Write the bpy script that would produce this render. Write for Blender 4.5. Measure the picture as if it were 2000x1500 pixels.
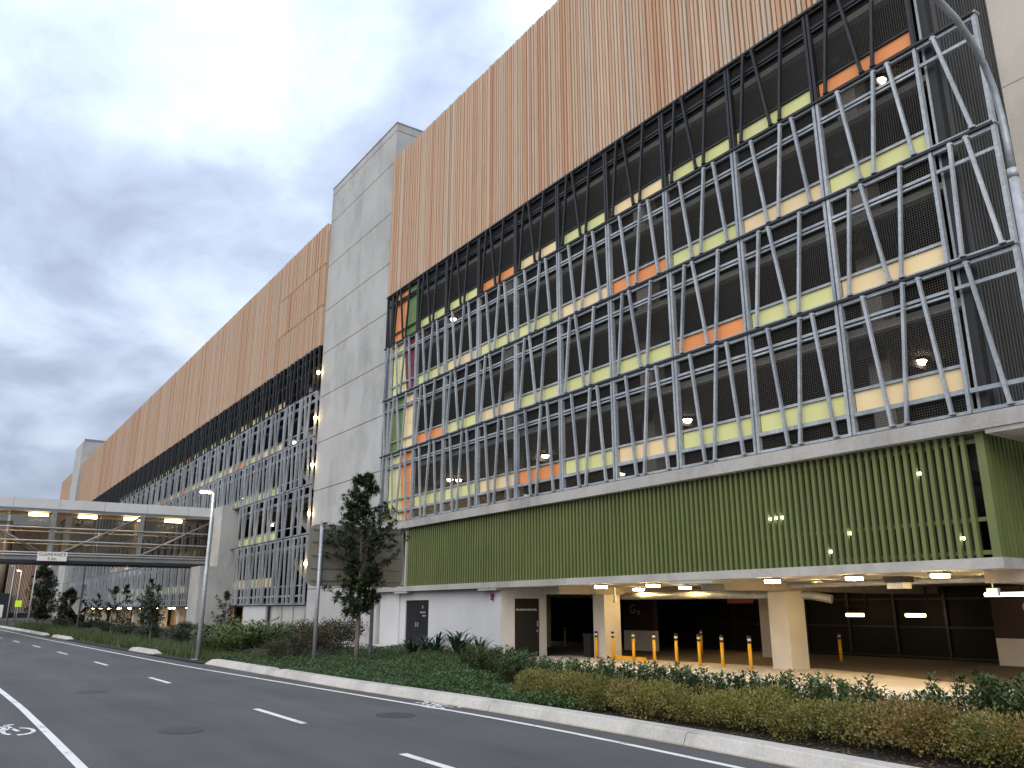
import bpy, math, random
from mathutils import Vector, Matrix
R = math.radians
S = bpy.context.scene
for _o in list(bpy.data.objects): bpy.data.objects.remove(_o)
COL = S.collection

# ------------------------------------------------------------------ camera
cam = bpy.data.cameras.new('camera'); cam.sensor_width = 36.0; cam.lens = 28.53
cam.clip_start = 0.05; cam.clip_end = 3000
co = bpy.data.objects.new('camera', cam); COL.objects.link(co)
co.location = (0, 0, 1.75); co.rotation_euler = (R(90 + 15.53), 0, -R(34.51))
S.camera = co

# ------------------------------------------------------------------ sky
SUN_AZ, SUN_EL = R(-122), R(34)          # azimuth clockwise from +Y
sund = (math.sin(SUN_AZ)*math.cos(SUN_EL), math.cos(SUN_AZ)*math.cos(SUN_EL), math.sin(SUN_EL))
W = bpy.data.worlds.new('World'); S.world = W; W.use_nodes = True
nt = W.node_tree; N = nt.nodes; L = nt.links
for n in list(N): N.remove(n)
def wn(t, **k):
    n = N.new(t)
    for a, b in k.items(): setattr(n, a, b)
    return n
def wmath(op, a, b=None, clamp=False):
    n = wn('ShaderNodeMath', operation=op); n.use_clamp = clamp
    for i, x in enumerate((a, b)):
        if x is None: continue
        if isinstance(x, (int, float)): n.inputs[i].default_value = x
        else: L.new(x, n.inputs[i])
    return n.outputs[0]
tc = wn('ShaderNodeTexCoord')
sky = wn('ShaderNodeTexSky', sky_type='NISHITA', sun_disc=False)
sky.sun_elevation = SUN_EL; sky.sun_rotation = SUN_AZ; sky.air_density = 1.2; sky.dust_density = 2.0
skyb = wn('ShaderNodeVectorMath', operation='SCALE'); skyb.inputs[3].default_value = 0.11
L.new(sky.outputs[0], skyb.inputs[0])
sep = wn('ShaderNodeSeparateXYZ'); L.new(tc.outputs['Generated'], sep.inputs[0])
zc = wmath('MAXIMUM', sep.outputs[2], 0.0)
den = wmath('ADD', zc, 0.42)
comb = wn('ShaderNodeCombineXYZ')
L.new(wmath('DIVIDE', sep.outputs[0], den), comb.inputs[0]); L.new(wmath('DIVIDE', sep.outputs[1], den), comb.inputs[1])
def wnoise(scale, detail, rough, dist, loc):
    mp = wn('ShaderNodeMapping'); mp.inputs['Location'].default_value = loc
    L.new(comb.outputs[0], mp.inputs[0])
    n = wn('ShaderNodeTexNoise'); n.inputs['Scale'].default_value = scale; n.inputs['Detail'].default_value = detail
    n.inputs['Roughness'].default_value = rough; n.inputs['Distortion'].default_value = dist
    L.new(mp.outputs[0], n.inputs['Vector']); return n.outputs['Fac']
n1 = wnoise(3.2, 8, 0.52, 0.35, (7.3, 9.1, 0)); n2 = wnoise(8.5, 6, 0.55, 0.6, (9.2, 4.4, 2)); n3 = wnoise(1.0, 3, 0.5, 0.2, (11.83, 5.11, 5))
tone = wmath('ADD', wmath('ADD', wmath('MULTIPLY', n1, 0.62), wmath('MULTIPLY', n2, 0.22)), wmath('MULTIPLY', n3, 0.3))
ramp = wn('ShaderNodeValToRGB'); L.new(tone, ramp.inputs[0])
e = ramp.color_ramp.elements
e[0].position = 0.44; e[0].color = (0.225, 0.26, 0.345, 1)
e[1].position = 0.72; e[1].color = (0.48, 0.52, 0.58, 1)
k = e.new(0.53); k.color = (0.285, 0.335, 0.43, 1)
k = e.new(0.61); k.color = (0.365, 0.425, 0.525, 1)
# cloud deck greyer and bluer low down, brighter overhead
hz = wn('ShaderNodeMapRange'); L.new(zc, hz.inputs[0]); hz.inputs[1].default_value = 0.0; hz.inputs[2].default_value = 1.0      # CIE overcast: zenith three times the horizon
hz.inputs[3].default_value = 0.82; hz.inputs[4].default_value = 2.46
deck = wn('ShaderNodeVectorMath', operation='SCALE'); L.new(ramp.outputs[0], deck.inputs[0]); L.new(hz.outputs[0], deck.inputs[3])
# sun glow through the deck
dot = wn('ShaderNodeVectorMath', operation='DOT_PRODUCT'); L.new(tc.outputs['Generated'], dot.inputs[0]); dot.inputs[1].default_value = sund
glow = wmath('POWER', wmath('MAXIMUM', dot.outputs['Value'], 0.0), 7.0)
gl = wmath('MULTIPLY', glow, wmath('ADD', wmath('MULTIPLY', n1, 0.60), -0.02))
gcol = wn('ShaderNodeVectorMath', operation='SCALE'); gcol.inputs[0].default_value = (1.0, 0.93, 0.90); L.new(gl, gcol.inputs[3])
addg = wn('ShaderNodeVectorMath', operation='ADD'); L.new(deck.outputs[0], addg.inputs[0]); L.new(gcol.outputs[0], addg.inputs[1])
cov = wn('ShaderNodeMapRange'); L.new(n1, cov.inputs[0]); cov.inputs[1].default_value = 0.30; cov.inputs[2].default_value = 0.5
cov.inputs[3].default_value = 0.92; cov.inputs[4].default_value = 1.0
mx = wn('ShaderNodeMix', data_type='RGBA'); L.new(cov.outputs[0], mx.inputs[0]); L.new(skyb.outputs[0], mx.inputs[6]); L.new(addg.outputs[0], mx.inputs[7])
bg = wn('ShaderNodeBackground'); bg.inputs[1].default_value = 1.0; L.new(mx.outputs[2], bg.inputs[0])
out = wn('ShaderNodeOutputWorld'); L.new(bg.outputs[0], out.inputs[0])

sl = bpy.data.lights.new('sun', 'SUN'); sl.energy = 1.5; sl.angle = R(60); sl.color = (1.0, 0.89, 0.76)
so = bpy.data.objects.new('sun', sl); COL.objects.link(so); so.location = (-40, -30, 60)
so.rotation_euler = Vector(sund).to_track_quat('Z', 'Y').to_euler()

S.view_settings.view_transform = 'Standard'; S.view_settings.look = 'None'
S.view_settings.exposure = 0.6; S.view_settings.gamma = 1.0; S.view_settings.use_curve_mapping = False
S.render.engine = 'CYCLES'
S.cycles.use_denoising = True; S.cycles.max_bounces = 6; S.cycles.diffuse_bounces = 3; S.cycles.glossy_bounces = 3
S.cycles.transparent_max_bounces = 12; S.cycles.sample_clamp_indirect = 4.0; S.cycles.caustics_reflective = False; S.cycles.caustics_refractive = False

# ------------------------------------------------------------------ materials
def newmat(name):
    m = bpy.data.materials.new(name); m.use_nodes = True
    return m, m.node_tree.nodes, m.node_tree.links, m.node_tree.nodes['Principled BSDF']
def noise(N, L, vec, scale, detail=4, rough=0.55, stretch=None):
    if stretch:
        mp = N.new('ShaderNodeMapping'); mp.inputs['Scale'].default_value = stretch; L.new(vec, mp.inputs[0]); vec = mp.outputs[0]
    n = N.new('ShaderNodeTexNoise'); n.inputs['Scale'].default_value = scale; n.inputs['Detail'].default_value = detail
    n.inputs['Roughness'].default_value = rough; L.new(vec, n.inputs['Vector']); return n.outputs['Fac']
def ramp2(N, L, fac, p0, c0, p1, c1, mid=None):
    r = N.new('ShaderNodeValToRGB'); L.new(fac, r.inputs[0]); e = r.color_ramp.elements
    e[0].position = p0; e[0].color = (*c0, 1); e[1].position = p1; e[1].color = (*c1, 1)
    if mid: k = e.new(mid[0]); k.color = (*mid[1], 1)
    return r.outputs[0]
def mul(c, f): return tuple(min(1, x*f) for x in c)
def mixc(N, L, fac, a, b, mode='MIX'):
    m = N.new('ShaderNodeMix'); m.data_type = 'RGBA'; m.blend_type = mode
    for i, x in ((0, fac), (6, a), (7, b)):
        if isinstance(x, (int, float)): m.inputs[i].default_value = x
        elif isinstance(x, tuple): m.inputs[i].default_value = (*x, 1)
        else: L.new(x, m.inputs[i])
    return m.outputs[2]
def bump(N, L, B, fac, strength, dist=0.02):
    b = N.new('ShaderNodeBump'); b.inputs['Strength'].default_value = strength; b.inputs['Distance'].default_value = dist
    L.new(fac, b.inputs['Height']); L.new(b.outputs[0], B.inputs['Normal'])
def simple(name, col, rough=0.6, metal=0.0, var=0.12, scale=2.0, fine=0.0, fscale=40, bmp=0.0, stretch=None, rnd=0.0, spec=0.5):
    m, N, L, B = newmat(name); g = N.new('ShaderNodeNewGeometry'); P = g.outputs['Position']
    c = ramp2(N, L, noise(N, L, P, scale, 5, 0.6, stretch), 0.3, mul(col, 1-var), 0.7, mul(col, 1+var))
    if fine:
        f = noise(N, L, P, fscale, 3, 0.6)
        c = mixc(N, L, 1.0, c, ramp2(N, L, f, 0.3, (1-fine,)*3, 0.7, (1, 1, 1)), 'MULTIPLY')
        if bmp: bump(N, L, B, f, bmp)
    if rnd:
        oi = N.new('ShaderNodeObjectInfo')
        c = mixc(N, L, 1.0, c, ramp2(N, L, oi.outputs['Random'], 0.0, (1-rnd,)*3, 1.0, (1, 1, 1)), 'MULTIPLY')
    L.new(c, B.inputs['Base Color']); B.inputs['Roughness'].default_value = rough; B.inputs['Metallic'].default_value = metal
    B.inputs['Specular IOR Level'].default_value = spec
    return m
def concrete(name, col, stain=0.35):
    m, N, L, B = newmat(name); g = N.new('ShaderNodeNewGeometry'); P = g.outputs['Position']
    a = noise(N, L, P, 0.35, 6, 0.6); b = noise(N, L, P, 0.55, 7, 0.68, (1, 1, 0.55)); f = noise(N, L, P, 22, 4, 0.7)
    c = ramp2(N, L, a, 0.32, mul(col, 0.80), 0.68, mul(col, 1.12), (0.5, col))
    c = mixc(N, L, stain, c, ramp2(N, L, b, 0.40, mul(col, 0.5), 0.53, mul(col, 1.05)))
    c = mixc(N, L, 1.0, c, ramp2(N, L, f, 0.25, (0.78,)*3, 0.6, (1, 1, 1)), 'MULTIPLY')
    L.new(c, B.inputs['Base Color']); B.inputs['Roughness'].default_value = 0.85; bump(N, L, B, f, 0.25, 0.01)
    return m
def emis(name, col, s, base=(0.8, 0.8, 0.8)):
    m, N, L, B = newmat(name); B.inputs['Base Color'].default_value = (*base, 1)
    B.inputs['Emission Color'].default_value = (*col, 1); B.inputs['Emission Strength'].default_value = s
    return m
M = {}
M['tower'] = concrete('concrete_panel', (0.43, 0.43, 0.42), 0.28)
M['wallc'] = concrete('concrete_warm', (0.60, 0.57, 0.52), 0.3)
M['conc'] = concrete('concrete_grey', (0.38, 0.37, 0.35), 0.4)
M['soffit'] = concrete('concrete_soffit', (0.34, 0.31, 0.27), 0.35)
M['inner'] = concrete('concrete_shaded', (0.075, 0.064, 0.052), 0.3)  # slab concrete darkened in colour so the decks read as shaded
M['white'] = simple('white_render', (0.52, 0.525, 0.535), 0.8, var=0.06, scale=0.7, fine=0.05, fscale=60, bmp=0.1)
M['colm'] = simple('column_paint', (0.58, 0.56, 0.52), 0.75, var=0.08, scale=1.2, fine=0.06, fscale=50, bmp=0.1)
M['darkin'] = simple('interior_shade', (0.03, 0.029, 0.028), 0.9, var=0.3)  # near-black: the shade of the unlit interior put into the colour
M['black'] = simple('black_steel', (0.018, 0.019, 0.021), 0.55, var=0.2, rnd=0.3)
M['char'] = simple('charcoal_steel', (0.022, 0.023, 0.025), 0.5, 0.2, var=0.25, scale=3, rnd=0.3)
M['rib'] = simple('dark_ribbed_sheet', (0.04, 0.045, 0.05), 0.45, 0.3, var=0.3, scale=2, stretch=(1, 1, 0.3), rnd=0.25)
M['door'] = simple('door_paint', (0.014, 0.015, 0.016), 0.6, var=0.15, scale=1.5, spec=0.2)
M['green'] = simple('green_louvre', (0.125, 0.152, 0.048), 0.5, var=0.1, scale=1.2, fine=0.08, fscale=15, rnd=0.14)
M['lime'] = simple('lime_panel', (0.68, 0.68, 0.30), 0.45, var=0.05, scale=0.6, rnd=0.12)
M['cream'] = simple('cream_panel', (0.84, 0.66, 0.38), 0.45, var=0.05, scale=0.6, rnd=0.1)
M['orange'] = simple('orange_panel', (0.78, 0.29, 0.09), 0.45, var=0.05, scale=0.6, rnd=0.1)
M['leafgreen'] = simple('green_panel', (0.12, 0.2, 0.05), 0.45, var=0.06)
M['maroon'] = simple('maroon_panel', (0.16, 0.015, 0.03), 0.5, var=0.1)
M['mar2'] = simple('maroon_paint', (0.03, 0.013, 0.016), 0.7, var=0.1)
M['yellow'] = simple('bollard_yellow', (0.80, 0.40, 0.02), 0.4, var=0.08, scale=4)
M['sheet'] = simple('sign_back_aluminium', (0.22, 0.21, 0.17), 0.5, 0.1, var=0.12, scale=0.8)
M['signw'] = simple('white_sign', (0.72, 0.71, 0.66), 0.5, var=0.05)
M['fascia'] = simple('fascia_panel', (0.55, 0.56, 0.56), 0.5, 0.05, var=0.08, scale=0.8)
M['steelgrey'] = simple('grey_steel', (0.22, 0.225, 0.23), 0.45, 0.4, var=0.15, scale=2)
M['railw'] = simple('bright_rail', (0.66, 0.67, 0.68), 0.4, 0.3, var=0.06)
M['mulch'] = simple('mulch', (0.035, 0.027, 0.02), 0.95, var=0.5, scale=14, fine=0.6, fscale=60, bmp=1.0)
M['ground'] = simple('grass_ground', (0.05, 0.07, 0.028), 0.95, var=0.3, scale=1.5, fine=0.4, fscale=30, bmp=0.5)
M['plaza'] = simple('plaza_concrete', (0.46, 0.43, 0.38), 0.8, var=0.12, scale=0.5, fine=0.1, fscale=50, bmp=0.1)
M['dirt'] = simple('gutter_dirt', (0.15, 0.115, 0.075), 0.95, var=0.45, scale=6, fine=0.5, fscale=40)
M['aisle'] = simple('aisle_surface', (0.13, 0.095, 0.055), 0.85, var=0.2, scale=0.8, fine=0.3, fscale=30, bmp=0.2)
M['kerb'] = concrete('kerb_concrete', (0.47, 0.45, 0.41), 0.4)
M['bark'] = simple('bark', (0.17, 0.14, 0.11), 0.9, var=0.3, scale=8, stretch=(1, 1, 0.3), fine=0.3, fscale=50, bmp=0.6)
M['stem'] = simple('stem', (0.07, 0.055, 0.03), 0.9, var=0.3, scale=8)
M['letter'] = simple('white_lettering', (0.78, 0.78, 0.78), 0.6, var=0.02)
M['letterg'] = simple('grey_lettering', (0.42, 0.41, 0.40), 0.6, var=0.02)
M['blackletter'] = simple('black_lettering', (0.05, 0.05, 0.055), 0.6, var=0.02)
M['hivis'] = emis('hivis_sign', (0.5, 0.8, 0.05), 0.12, (0.6, 0.85, 0.05))
M['lampw'] = emis('lamp_white', (1.0, 0.66, 0.26), 72)
M['lampup'] = emis('lamp_upper', (1.0, 0.82, 0.55), 16)
M['tube'] = emis('tube_warm', (1.0, 0.66, 0.30), 45)
M['tubed'] = emis('tube_dim', (1.0, 0.70, 0.38), 7)
M['lampst'] = emis('lamp_street', (1.0, 0.8, 0.5), 26)
M['bridgel'] = emis('bridge_tube', (1.0, 0.72, 0.38), 24)
M['exit'] = emis('exit_green', (0.25, 0.9, 0.5), 1.2)
M['smalll'] = emis('small_lamp', (1.0, 0.93, 0.8), 22)

def galv():
    m, N, L, B = newmat('galvanised_steel'); g = N.new('ShaderNodeNewGeometry'); P = g.outputs['Position']
    v = N.new('ShaderNodeTexVoronoi'); v.inputs['Scale'].default_value = 14; L.new(P, v.inputs['Vector'])
    a = noise(N, L, P, 1.3, 4, 0.6, (1, 1, 0.5))
    c = ramp2(N, L, a, 0.3, (0.33, 0.36, 0.385), 0.7, (0.55, 0.58, 0.605))
    sepc = N.new('ShaderNodeSeparateColor'); L.new(v.outputs['Color'], sepc.inputs[0])
    c = mixc(N, L, 1.0, c, ramp2(N, L, sepc.outputs[0], 0.0, (0.78,)*3, 1.0, (1, 1, 1)), 'MULTIPLY')
    oi = N.new('ShaderNodeObjectInfo')
    c = mixc(N, L, 1.0, c, ramp2(N, L, oi.outputs['Random'], 0.0, (0.78, 0.8, 0.82), 1.0, (1, 1, 1)), 'MULTIPLY')
    L.new(c, B.inputs['Base Color']); B.inputs['Metallic'].default_value = 0.35; B.inputs['Roughness'].default_value = 0.48
    return m
M['galv'] = galv()
def wood(name, island):
    m, N, L, B = newmat(name); g = N.new('ShaderNodeNewGeometry'); P = g.outputs['Position']
    if island: r = g.outputs['Random Per Island']
    else: r = N.new('ShaderNodeObjectInfo').outputs['Random']
    c = ramp2(N, L, r, 0.0, (0.40, 0.225, 0.14), 1.0, (0.60, 0.44, 0.32), (0.45, (0.54, 0.37, 0.25)))
    k = c.node.color_ramp.elements.new(0.12); k.color = (0.49, 0.28, 0.17, 1)
    k = c.node.color_ramp.elements.new(0.85); k.color = (0.50, 0.41, 0.32, 1)
    f = noise(N, L, P, 3.0, 5, 0.65, (6, 6, 0.25))
    c = mixc(N, L, 1.0, c, ramp2(N, L, f, 0.3, (0.80, 0.77, 0.74), 0.7, (1.08, 1.06, 1.05)), 'MULTIPLY')
    L.new(c, B.inputs['Base Color']); B.inputs['Roughness'].default_value = 0.7
    return m
M['wood'] = wood('timber_slat', False); M['woodi'] = wood('timber_slat_run', True)
def asphalt():
    m, N, L, B = newmat('asphalt'); g = N.new('ShaderNodeNewGeometry'); P = g.outputs['Position']
    a = noise(N, L, P, 0.22, 5, 0.6); b = noise(N, L, P, 55, 3, 0.7); d = noise(N, L, P, 1.2, 5, 0.6, (1, 0.12, 1))
    c = ramp2(N, L, a, 0.3, (0.056, 0.058, 0.059), 0.7, (0.088, 0.090, 0.091))
    c = mixc(N, L, 1.0, c, ramp2(N, L, d, 0.3, (0.74,)*3, 0.68, (1.08,)*3), 'MULTIPLY')
    c = mixc(N, L, 1.0, c, ramp2(N, L, b, 0.3, (0.62,)*3, 0.7, (1.25,)*3), 'MULTIPLY')
    L.new(c, B.inputs['Base Color']); B.inputs['Roughness'].default_value = 0.82; bump(N, L, B, b, 0.5, 0.008)
    return m
M['asphalt'] = asphalt()
M['patch'] = simple('iron_cover', (0.048, 0.046, 0.045), 0.7, var=0.3, scale=9, fine=0.4, fscale=40, bmp=0.6)
def paint():
    m, N, L, B = newmat('road_paint'); g = N.new('ShaderNodeNewGeometry'); P = g.outputs['Position']
    b = noise(N, L, P, 38, 4, 0.75); a = noise(N, L, P, 2.2, 4, 0.6)
    s = N.new('ShaderNodeMath'); s.operation = 'ADD'; L.new(b, s.inputs[0]); L.new(a, s.inputs[1])
    c = ramp2(N, L, s.outputs[0], 0.78, (0.16, 0.16, 0.16), 0.90, (0.66, 0.66, 0.64))
    L.new(c, B.inputs['Base Color']); B.inputs['Roughness'].default_value = 0.6
    return m
M['paint'] = paint()
def leafmat(name, cols, trans=0.25, rough=0.5):
    m, N, L, B = newmat(name); g = N.new('ShaderNodeNewGeometry')
    r = N.new('ShaderNodeValToRGB'); L.new(g.outputs['Random Per Island'], r.inputs[0]); e = r.color_ramp.elements
    e[0].position = 0; e[0].color = (*cols[0], 1); e[1].position = 1; e[1].color = (*cols[-1], 1)
    for i, c in enumerate(cols[1:-1]): kk = e.new((i+1)/(len(cols)-1)); kk.color = (*c, 1)
    oi = N.new('ShaderNodeObjectInfo')
    c = mixc(N, L, 1.0, r.outputs[0], ramp2(N, L, oi.outputs['Random'], 0, (0.75, 0.78, 0.75), 1, (1.1, 1.08, 1.0)), 'MULTIPLY')
    L.new(c, B.inputs['Base Color']); B.inputs['Roughness'].default_value = rough
    t = N.new('ShaderNodeBsdfTranslucent'); L.new(c, t.inputs[0])
    ms = N.new('ShaderNodeMixShader'); ms.inputs[0].default_value = trans
    L.new(B.outputs[0], ms.inputs[1]); L.new(t.outputs[0], ms.inputs[2]); L.new(ms.outputs[0], N['Material Output'].inputs[0])
    return m
M['lf_dark'] = leafmat('leaf_dark_green', [(0.03, 0.062, 0.016), (0.05, 0.095, 0.026), (0.085, 0.135, 0.042)])
M['lf_hedge'] = leafmat('leaf_olive', [(0.05, 0.075, 0.02), (0.12, 0.14, 0.03), (0.20, 0.20, 0.045), (0.28, 0.26, 0.06), (0.27, 0.19, 0.06), (0.10, 0.13, 0.03)], 0.3)
M['lf_hedge2'] = leafmat('leaf_bronze', [(0.06, 0.07, 0.02), (0.16, 0.14, 0.035), (0.27, 0.20, 0.06), (0.29, 0.18, 0.07), (0.22, 0.135, 0.05), (0.12, 0.13, 0.03)], 0.3)
M['lf_cover'] = leafmat('leaf_cover', [(0.03, 0.07, 0.022), (0.05, 0.10, 0.03), (0.075, 0.135, 0.045)])
M['lf_tree'] = leafmat('leaf_tree', [(0.02, 0.042, 0.016), (0.035, 0.065, 0.025), (0.075, 0.095, 0.038)], 0.2)
M['lf_strap'] = leafmat('leaf_strap', [(0.02, 0.05, 0.035), (0.035, 0.075, 0.05)], 0.12, 0.4)
M['lf_ginger'] = leafmat('leaf_ginger', [(0.05, 0.10, 0.02), (0.10, 0.16, 0.035), (0.17, 0.20, 0.05)], 0.3, 0.45)
M['lf_bush'] = leafmat('leaf_bush', [(0.025, 0.04, 0.018), (0.05, 0.055, 0.025), (0.07, 0.04, 0.025)], 0.12)
M['lf_grass'] = leafmat('grass_blade', [(0.035, 0.065, 0.02), (0.06, 0.095, 0.03), (0.09, 0.11, 0.04)], 0.2)
M['lf_far'] = leafmat('leaf_far', [(0.018, 0.03, 0.015), (0.035, 0.05, 0.022), (0.05, 0.07, 0.03)], 0.1)
def meshmat():
    m, N, L, B = newmat('wire_mesh'); g = N.new('ShaderNodeNewGeometry')
    sp = N.new('ShaderNodeSeparateXYZ'); L.new(g.outputs['Position'], sp.inputs[0])
    fs = []
    for o in (1, 2):
        d = N.new('ShaderNodeMath'); d.operation = 'DIVIDE'; L.new(sp.outputs[o], d.inputs[0]); d.inputs[1].default_value = 0.06
        fr = N.new('ShaderNodeMath'); fr.operation = 'FRACT'; L.new(d.outputs[0], fr.inputs[0])
        lt = N.new('ShaderNodeMath'); lt.operation = 'LESS_THAN'; L.new(fr.outputs[0], lt.inputs[0]); lt.inputs[1].default_value = 0.18; fs.append(lt.outputs[0])
    mxx = N.new('ShaderNodeMath'); mxx.operation = 'MAXIMUM'; L.new(fs[0], mxx.inputs[0]); L.new(fs[1], mxx.inputs[1])
    B.inputs['Base Color'].default_value = (0.04, 0.036, 0.03, 1); B.inputs['Roughness'].default_value = 0.6
    t = N.new('ShaderNodeBsdfTransparent'); ms = N.new('ShaderNodeMixShader')
    L.new(mxx.outputs[0], ms.inputs[0]); L.new(t.outputs[0], ms.inputs[1]); L.new(B.outputs[0], ms.inputs[2])
    L.new(ms.outputs[0], N['Material Output'].inputs[0]); return m
M['mesh'] = meshmat()
def glassmat():
    m, N, L, B = newmat('tinted_glazing'); B.inputs['Base Color'].default_value = (0.05, 0.05, 0.045, 1); B.inputs['Roughness'].default_value = 0.15
    t = N.new('ShaderNodeBsdfTransparent'); t.inputs[0].default_value = (0.8, 0.78, 0.74, 1); ms = N.new('ShaderNodeMixShader'); ms.inputs[0].default_value = 0.12
    L.new(t.outputs[0], ms.inputs[1]); L.new(B.outputs[0], ms.inputs[2]); L.new(ms.outputs[0], N['Material Output'].inputs[0]); return m
M['glass'] = glassmat()
M['dglass'] = simple('dark_glass', (0.010, 0.010, 0.009), 0.6, var=0.1, spec=0.15)

# ------------------------------------------------------------------ mesh helpers
class MB:
    def __init__(s): s.v = []; s.f = []; s.sm = []
    def quad(s, a, b, c, d, sm=False):
        i = len(s.v); s.v += [a, b, c, d]; s.f.append((i, i+1, i+2, i+3)); s.sm.append(sm); return s
    def prism(s, lo, hi):
        """8 points: lo/hi lists of 4 (ccw seen from above)"""
        i = len(s.v); s.v += list(lo) + list(hi)
        for q in ((3, 2, 1, 0), (4, 5, 6, 7), (0, 1, 5, 4), (1, 2, 6, 5), (2, 3, 7, 6), (3, 0, 4, 7)):
            s.f.append(tuple(i+k for k in q)); s.sm.append(False)
        return s
    def box(s, x0, x1, y0, y1, z0, z1):
        return s.prism([(x0, y0, z0), (x1, y0, z0), (x1, y1, z0), (x0, y1, z0)], [(x0, y0, z1), (x1, y0, z1), (x1, y1, z1), (x0, y1, z1)])
    def slant(s, x, yb, zb, yt, zt, w, d):
        """bar in a plane parallel to the facade, horizontal ends"""
        h, k = w/2, d/2
        return s.prism([(x-k, yb-h, zb), (x+k, yb-h, zb), (x+k, yb+h, zb), (x-k, yb+h, zb)], [(x-k, yt-h, zt), (x+k, yt-h, zt), (x+k, yt+h, zt), (x-k, yt+h, zt)])
    def tube(s, pts, rad, n=8, cap=True):
        pts = [Vector(p) for p in pts]; m = len(pts)
        if not isinstance(rad, (list, tuple)): rad = [rad]*m
        i0 = len(s.v); ref = None
        for j, p in enumerate(pts):
            t = (pts[min(j+1, m-1)] - pts[max(j-1, 0)]).normalized()
            if ref is None: ref = t.orthogonal().normalized()
            ref = (ref - t*ref.dot(t)).normalized(); b = t.cross(ref)
            for k in range(n):
                a = 2*math.pi*k/n; q = p + (ref*math.cos(a) + b*math.sin(a))*rad[j]; s.v.append(tuple(q))
        for j in range(m-1):
            for k in range(n):
                a, b2 = i0+j*n+k, i0+j*n+(k+1) % n
                s.f.append((a, b2, b2+n, a+n)); s.sm.append(True)
        if cap:
            s.f.append(tuple(i0+k for k in range(n-1, -1, -1))); s.sm.append(False)
            s.f.append(tuple(i0+(m-1)*n+k for k in range(n))); s.sm.append(False)
        return s
    def poly(s, pts, z):
        i = len(s.v); s.v += [(p[0], p[1], z) for p in pts]; s.f.append(tuple(range(i, i+len(pts)))); s.sm.append(False); return s
    def mesh(s, name):
        me = bpy.data.meshes.new(name); me.from_pydata(s.v, [], s.f); me.polygons.foreach_set('use_smooth', s.sm); me.update(); return me
WL = {}
def put(name, data, mat=None, parent=None, loc=(0, 0, 0)):
    """loc in world coordinates"""
    if isinstance(data, MB): data = data.mesh(name)
    if data is not None and mat and not data.materials: data.materials.append(M[mat])
    o = bpy.data.objects.new(name, data); COL.objects.link(o)
    pl = WL[parent.name] if parent else Vector((0, 0, 0))
    o.parent = parent; o.location = Vector(loc) - pl; WL[o.name] = Vector(loc)
    return o
def tag(o, label=None, cat=None, group=None, kind=None):
    if label: o['label'] = label
    if cat: o['category'] = cat
    if group: o['group'] = group
    if kind: o['kind'] = kind
    return o
def thing(name, label, cat, loc=(0, 0, 0), group=None):
    return tag(put(name, None, None, None, loc), label, cat, group)
def textmesh(name, body, size, mat, parent, M4, extrude=0.004):
    cu = bpy.data.curves.new(name, 'FONT'); cu.body = body; cu.size = size; cu.extrude = extrude; cu.align_x = 'CENTER'; cu.align_y = 'CENTER'
    t = bpy.data.objects.new('tmp', cu); COL.objects.link(t)
    dg = bpy.context.evaluated_depsgraph_get(); me = bpy.data.meshes.new_from_object(t.evaluated_get(dg))
    bpy.data.objects.remove(t); bpy.data.curves.remove(cu)
    me.transform(M4); me.name = name; return put(name, me, mat, parent)
ORD = ['first', 'second', 'third', 'fourth', 'fifth', 'sixth', 'seventh', 'eighth', 'ninth', 'tenth', 'eleventh', 'twelfth', 'thirteenth', 'fourteenth', 'fifteenth',
       'sixteenth', 'seventeenth', 'eighteenth', 'nineteenth', 'twentieth', 'twenty-first', 'twenty-second', 'twenty-third', 'twenty-fourth', 'twenty-fifth', 'twenty-sixth', 'twenty-seventh', 'twenty-eighth', 'twenty-ninth', 'thirtieth', 'thirty-first', 'thirty-second', 'thirty-third', 'thirty-fourth', 'thirty-fifth', 'thirty-sixth', 'thirty-seventh', 'thirty-eighth']

# ------------------------------------------------------------------ ground, road, kerb, plaza
tag(put('ground', MB().quad((-400, -300, -0.03), (500, -300, -0.03), (500, 900, -0.03), (-400, 900, -0.03)), 'ground'), kind='structure')
EDGE = [(-60, -6), (-20, 3.8), (-5, 6.5), (4, 7.65), (9, 7.98), (12.4, 7.98), (17, 7.7), (20, 7.5), (29, 6.9), (37, 6.6), (50, 6.2), (63, 5.8), (88, 5.2), (120, 4.2), (160, 2.4), (240, -3), (330, -12)]
def ex(y, off=0.0):
    for i in range(len(EDGE)-1):
        a, b = EDGE[i], EDGE[i+1]
        if a[0] <= y <= b[0]:
            p0 = EDGE[max(i-1, 0)]; p3 = EDGE[min(i+2, len(EDGE)-1)]; h = b[0]-a[0]; t = (y-a[0])/h
            m0 = (b[1]-p0[1])/(b[0]-p0[0])*h; m1 = (p3[1]-a[1])/(p3[0]-a[0])*h
            return (2*t**3-3*t*t+1)*a[1] + (t**3-2*t*t+t)*m0 + (-2*t**3+3*t*t)*b[1] + (t**3-t*t)*m1 + off
    return EDGE[-1][1] + off
def ys(y0, y1, st):
    n = max(1, int(round((y1-y0)/st))); return [y0+(y1-y0)*i/n for i in range(n+1)]
def strip(y0, y1, o0, o1, z, st=1.0):
    m = MB(); Y = ys(y0, y1, st)
    f0 = o0 if callable(o0) else (lambda y: ex(y, o0)); f1 = o1 if callable(o1) else (lambda y: ex(y, o1))
    for a, b in zip(Y, Y[1:]): m.quad((f0(a), a, z), (f1(a), a, z), (f1(b), b, z), (f0(b), b, z))
    return m
road = tag(put('road', strip(-60, 330, -10.5, 0.75, 0.0, 2.0), 'asphalt'), kind='structure')
put('edge_line', strip(-60, 200, -0.05, 0.06, 0.004, 1.0), 'paint', road)
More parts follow.
